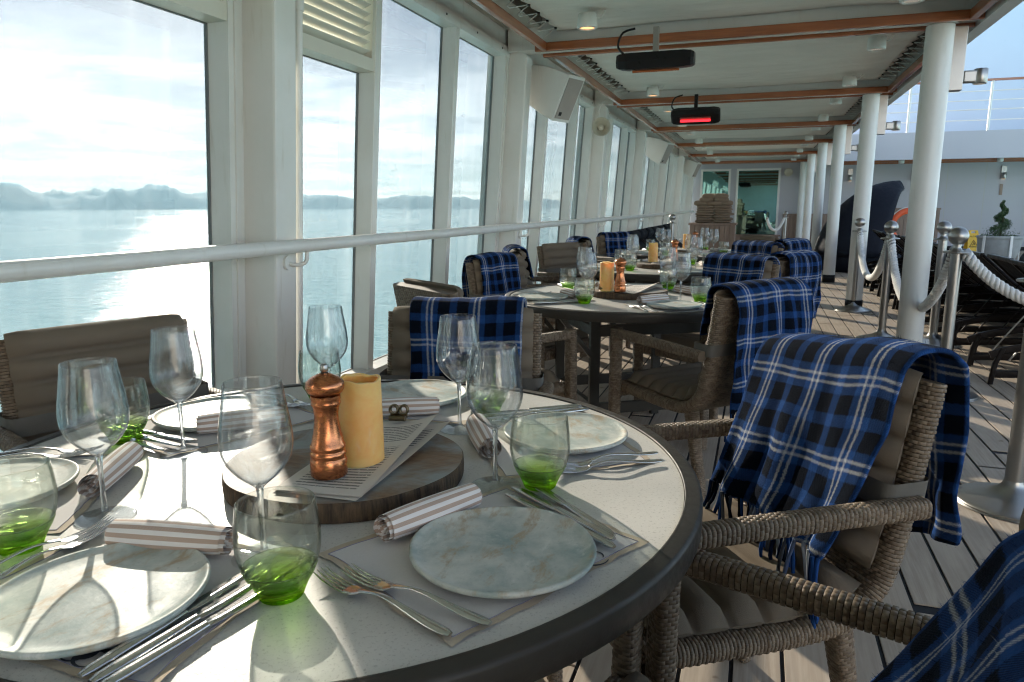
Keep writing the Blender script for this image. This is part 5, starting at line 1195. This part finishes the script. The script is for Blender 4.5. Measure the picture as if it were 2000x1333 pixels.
# ------------------------------------------------------------------ life ring leaning behind the loungers
q = B(); a = np.linspace(0, 2 * PI, 49)[:-1]; sec = ell(.11, .075, 14)
P = [[((.30 + x) * math.cos(v), z, (.30 + x) * math.sin(v)) for x, z in sec] for v in a]; 
t = thing('life_ring', 'orange life ring propped among the dark loungers', 'life ring', (2.72, 15.6, .80), .15)
q.grid(P, None, 0, True, cu=True, cv=True); q.obj('ring', 'orange', t)
q = B(); q.tube([(.37 * math.cos(v), -.02, .37 * math.sin(v)) for v in np.linspace(0, 2 * PI, 60)], .008, 6); q.obj('grab_line', 'cord', t)
t = thing('ring_stand', 'low dark stand holding the orange life ring', 'stand', (2.72, 15.6, 0), .15)
for s in (-1, 1): q = B(); q.sweep([(s * .2, .05, 0), (s * .18, .05, .62)], rrect(.04, .04, .006), (0, 1, 0)); q.obj('leg', 'lounger', t)
q = B(); q.box(-.26, .26, -.02, .10, .40, .44, bev=.005); q.obj('shelf', 'lounger', t)

# ------------------------------------------------------------------ cushion pile on a wooden chest
t = thing('deck_chest', 'slatted wooden chest carrying the tan cushion pile', 'chest', (-.93, 16.2, 0))
q = B(); q.box(-.46, .46, -.34, .34, .05, .80); q.obj('body', 'wainscot', t); q = B(); q.box(-.49, .49, -.37, .37, .801, .84, bev=.006); q.obj('lid', 'wainscot', t)
for k in range(9): q = B(); q.box(-.455 + k * .102, -.455 + k * .102 + .09, -.358, -.341, .06, .79, bev=.003); q.obj('slat', 'wainscot', t)
for sx_ in (-1, 1):
    for s2 in (-1, 1): q = B(); q.box(sx_ * .42 - .03, sx_ * .42 + .03, s2 * .3 - .03, s2 * .3 + .03, 0, .05); q.obj('foot', 'wainscot', t)
def pad(w, d, h, seed):
    nu, nv = 22, 16; P = np.zeros((nu, nv, 3)); r = np.random.RandomState(seed)
    for i in range(nu):
        a = 2 * PI * i / nu
        for j in range(nv):
            e = PI * (j / (nv - 1)) - PI / 2; cx2 = abs(math.cos(a)) ** .35 * np.sign(math.cos(a)); sx2 = abs(math.sin(a)) ** .35 * np.sign(math.sin(a)); ce = abs(math.cos(e)) ** .5
            P[i, j] = (w / 2 * cx2 * ce, d / 2 * sx2 * ce, h / 2 * (1 + abs(math.sin(e)) ** .8 * np.sign(math.sin(e))))
    P[..., 2] += .008 * snoise(P[..., 0] * 12, P[..., 1] * 12, seed) * (P[..., 2] > h * .3); q = B(); q.grid(P, None, 0, True, cu=True); return q.data('cushion', [MAT['pillow']])
pads = [pad(.40, .46, .066, 1), pad(.37, .45, .070, 2), pad(.32, .36, .115, 3)]
rows = [(0, [-.26, .27]), (0, [-.24, .28]), (1, [-.22, .25]), (0, [-.27, .3]), (1, [-.25, .26]), (0, [-.2, .27]), (1, [-.26, .25]), (2, [-.34, 0.0, .33]), (2, [-.19, .2]), (2, [-.14, .19])]
z = .842; nm = 0
for ri, (kd, xs_) in enumerate(rows):
    for k, x in enumerate(xs_):
        o = link('deck_cushion', pads[kd], None, (-.93 + x * .72 + rnd.uniform(-.02, .02), 16.2 + rnd.uniform(-.03, .03), z), rnd.uniform(-.12, .12)); tag(o, f'tan deck cushion in the pile, {ORD[ri]} layer up, {("window-side", "inboard", "outer inboard")[k] if len(xs_) == 2 else ("window-side", "middle", "inboard")[k]}', 'cushion', 'pile of tan deck cushions')
    z += (.050, .052, .072)[kd]

# ------------------------------------------------------------------ sea haze
q = B(); q.box(-10600, 10600, -10600, 10600, -19.5, 430); hz_ = q.obj('haze', 'haze'); tag(hz_, None, None, None, 'stuff')
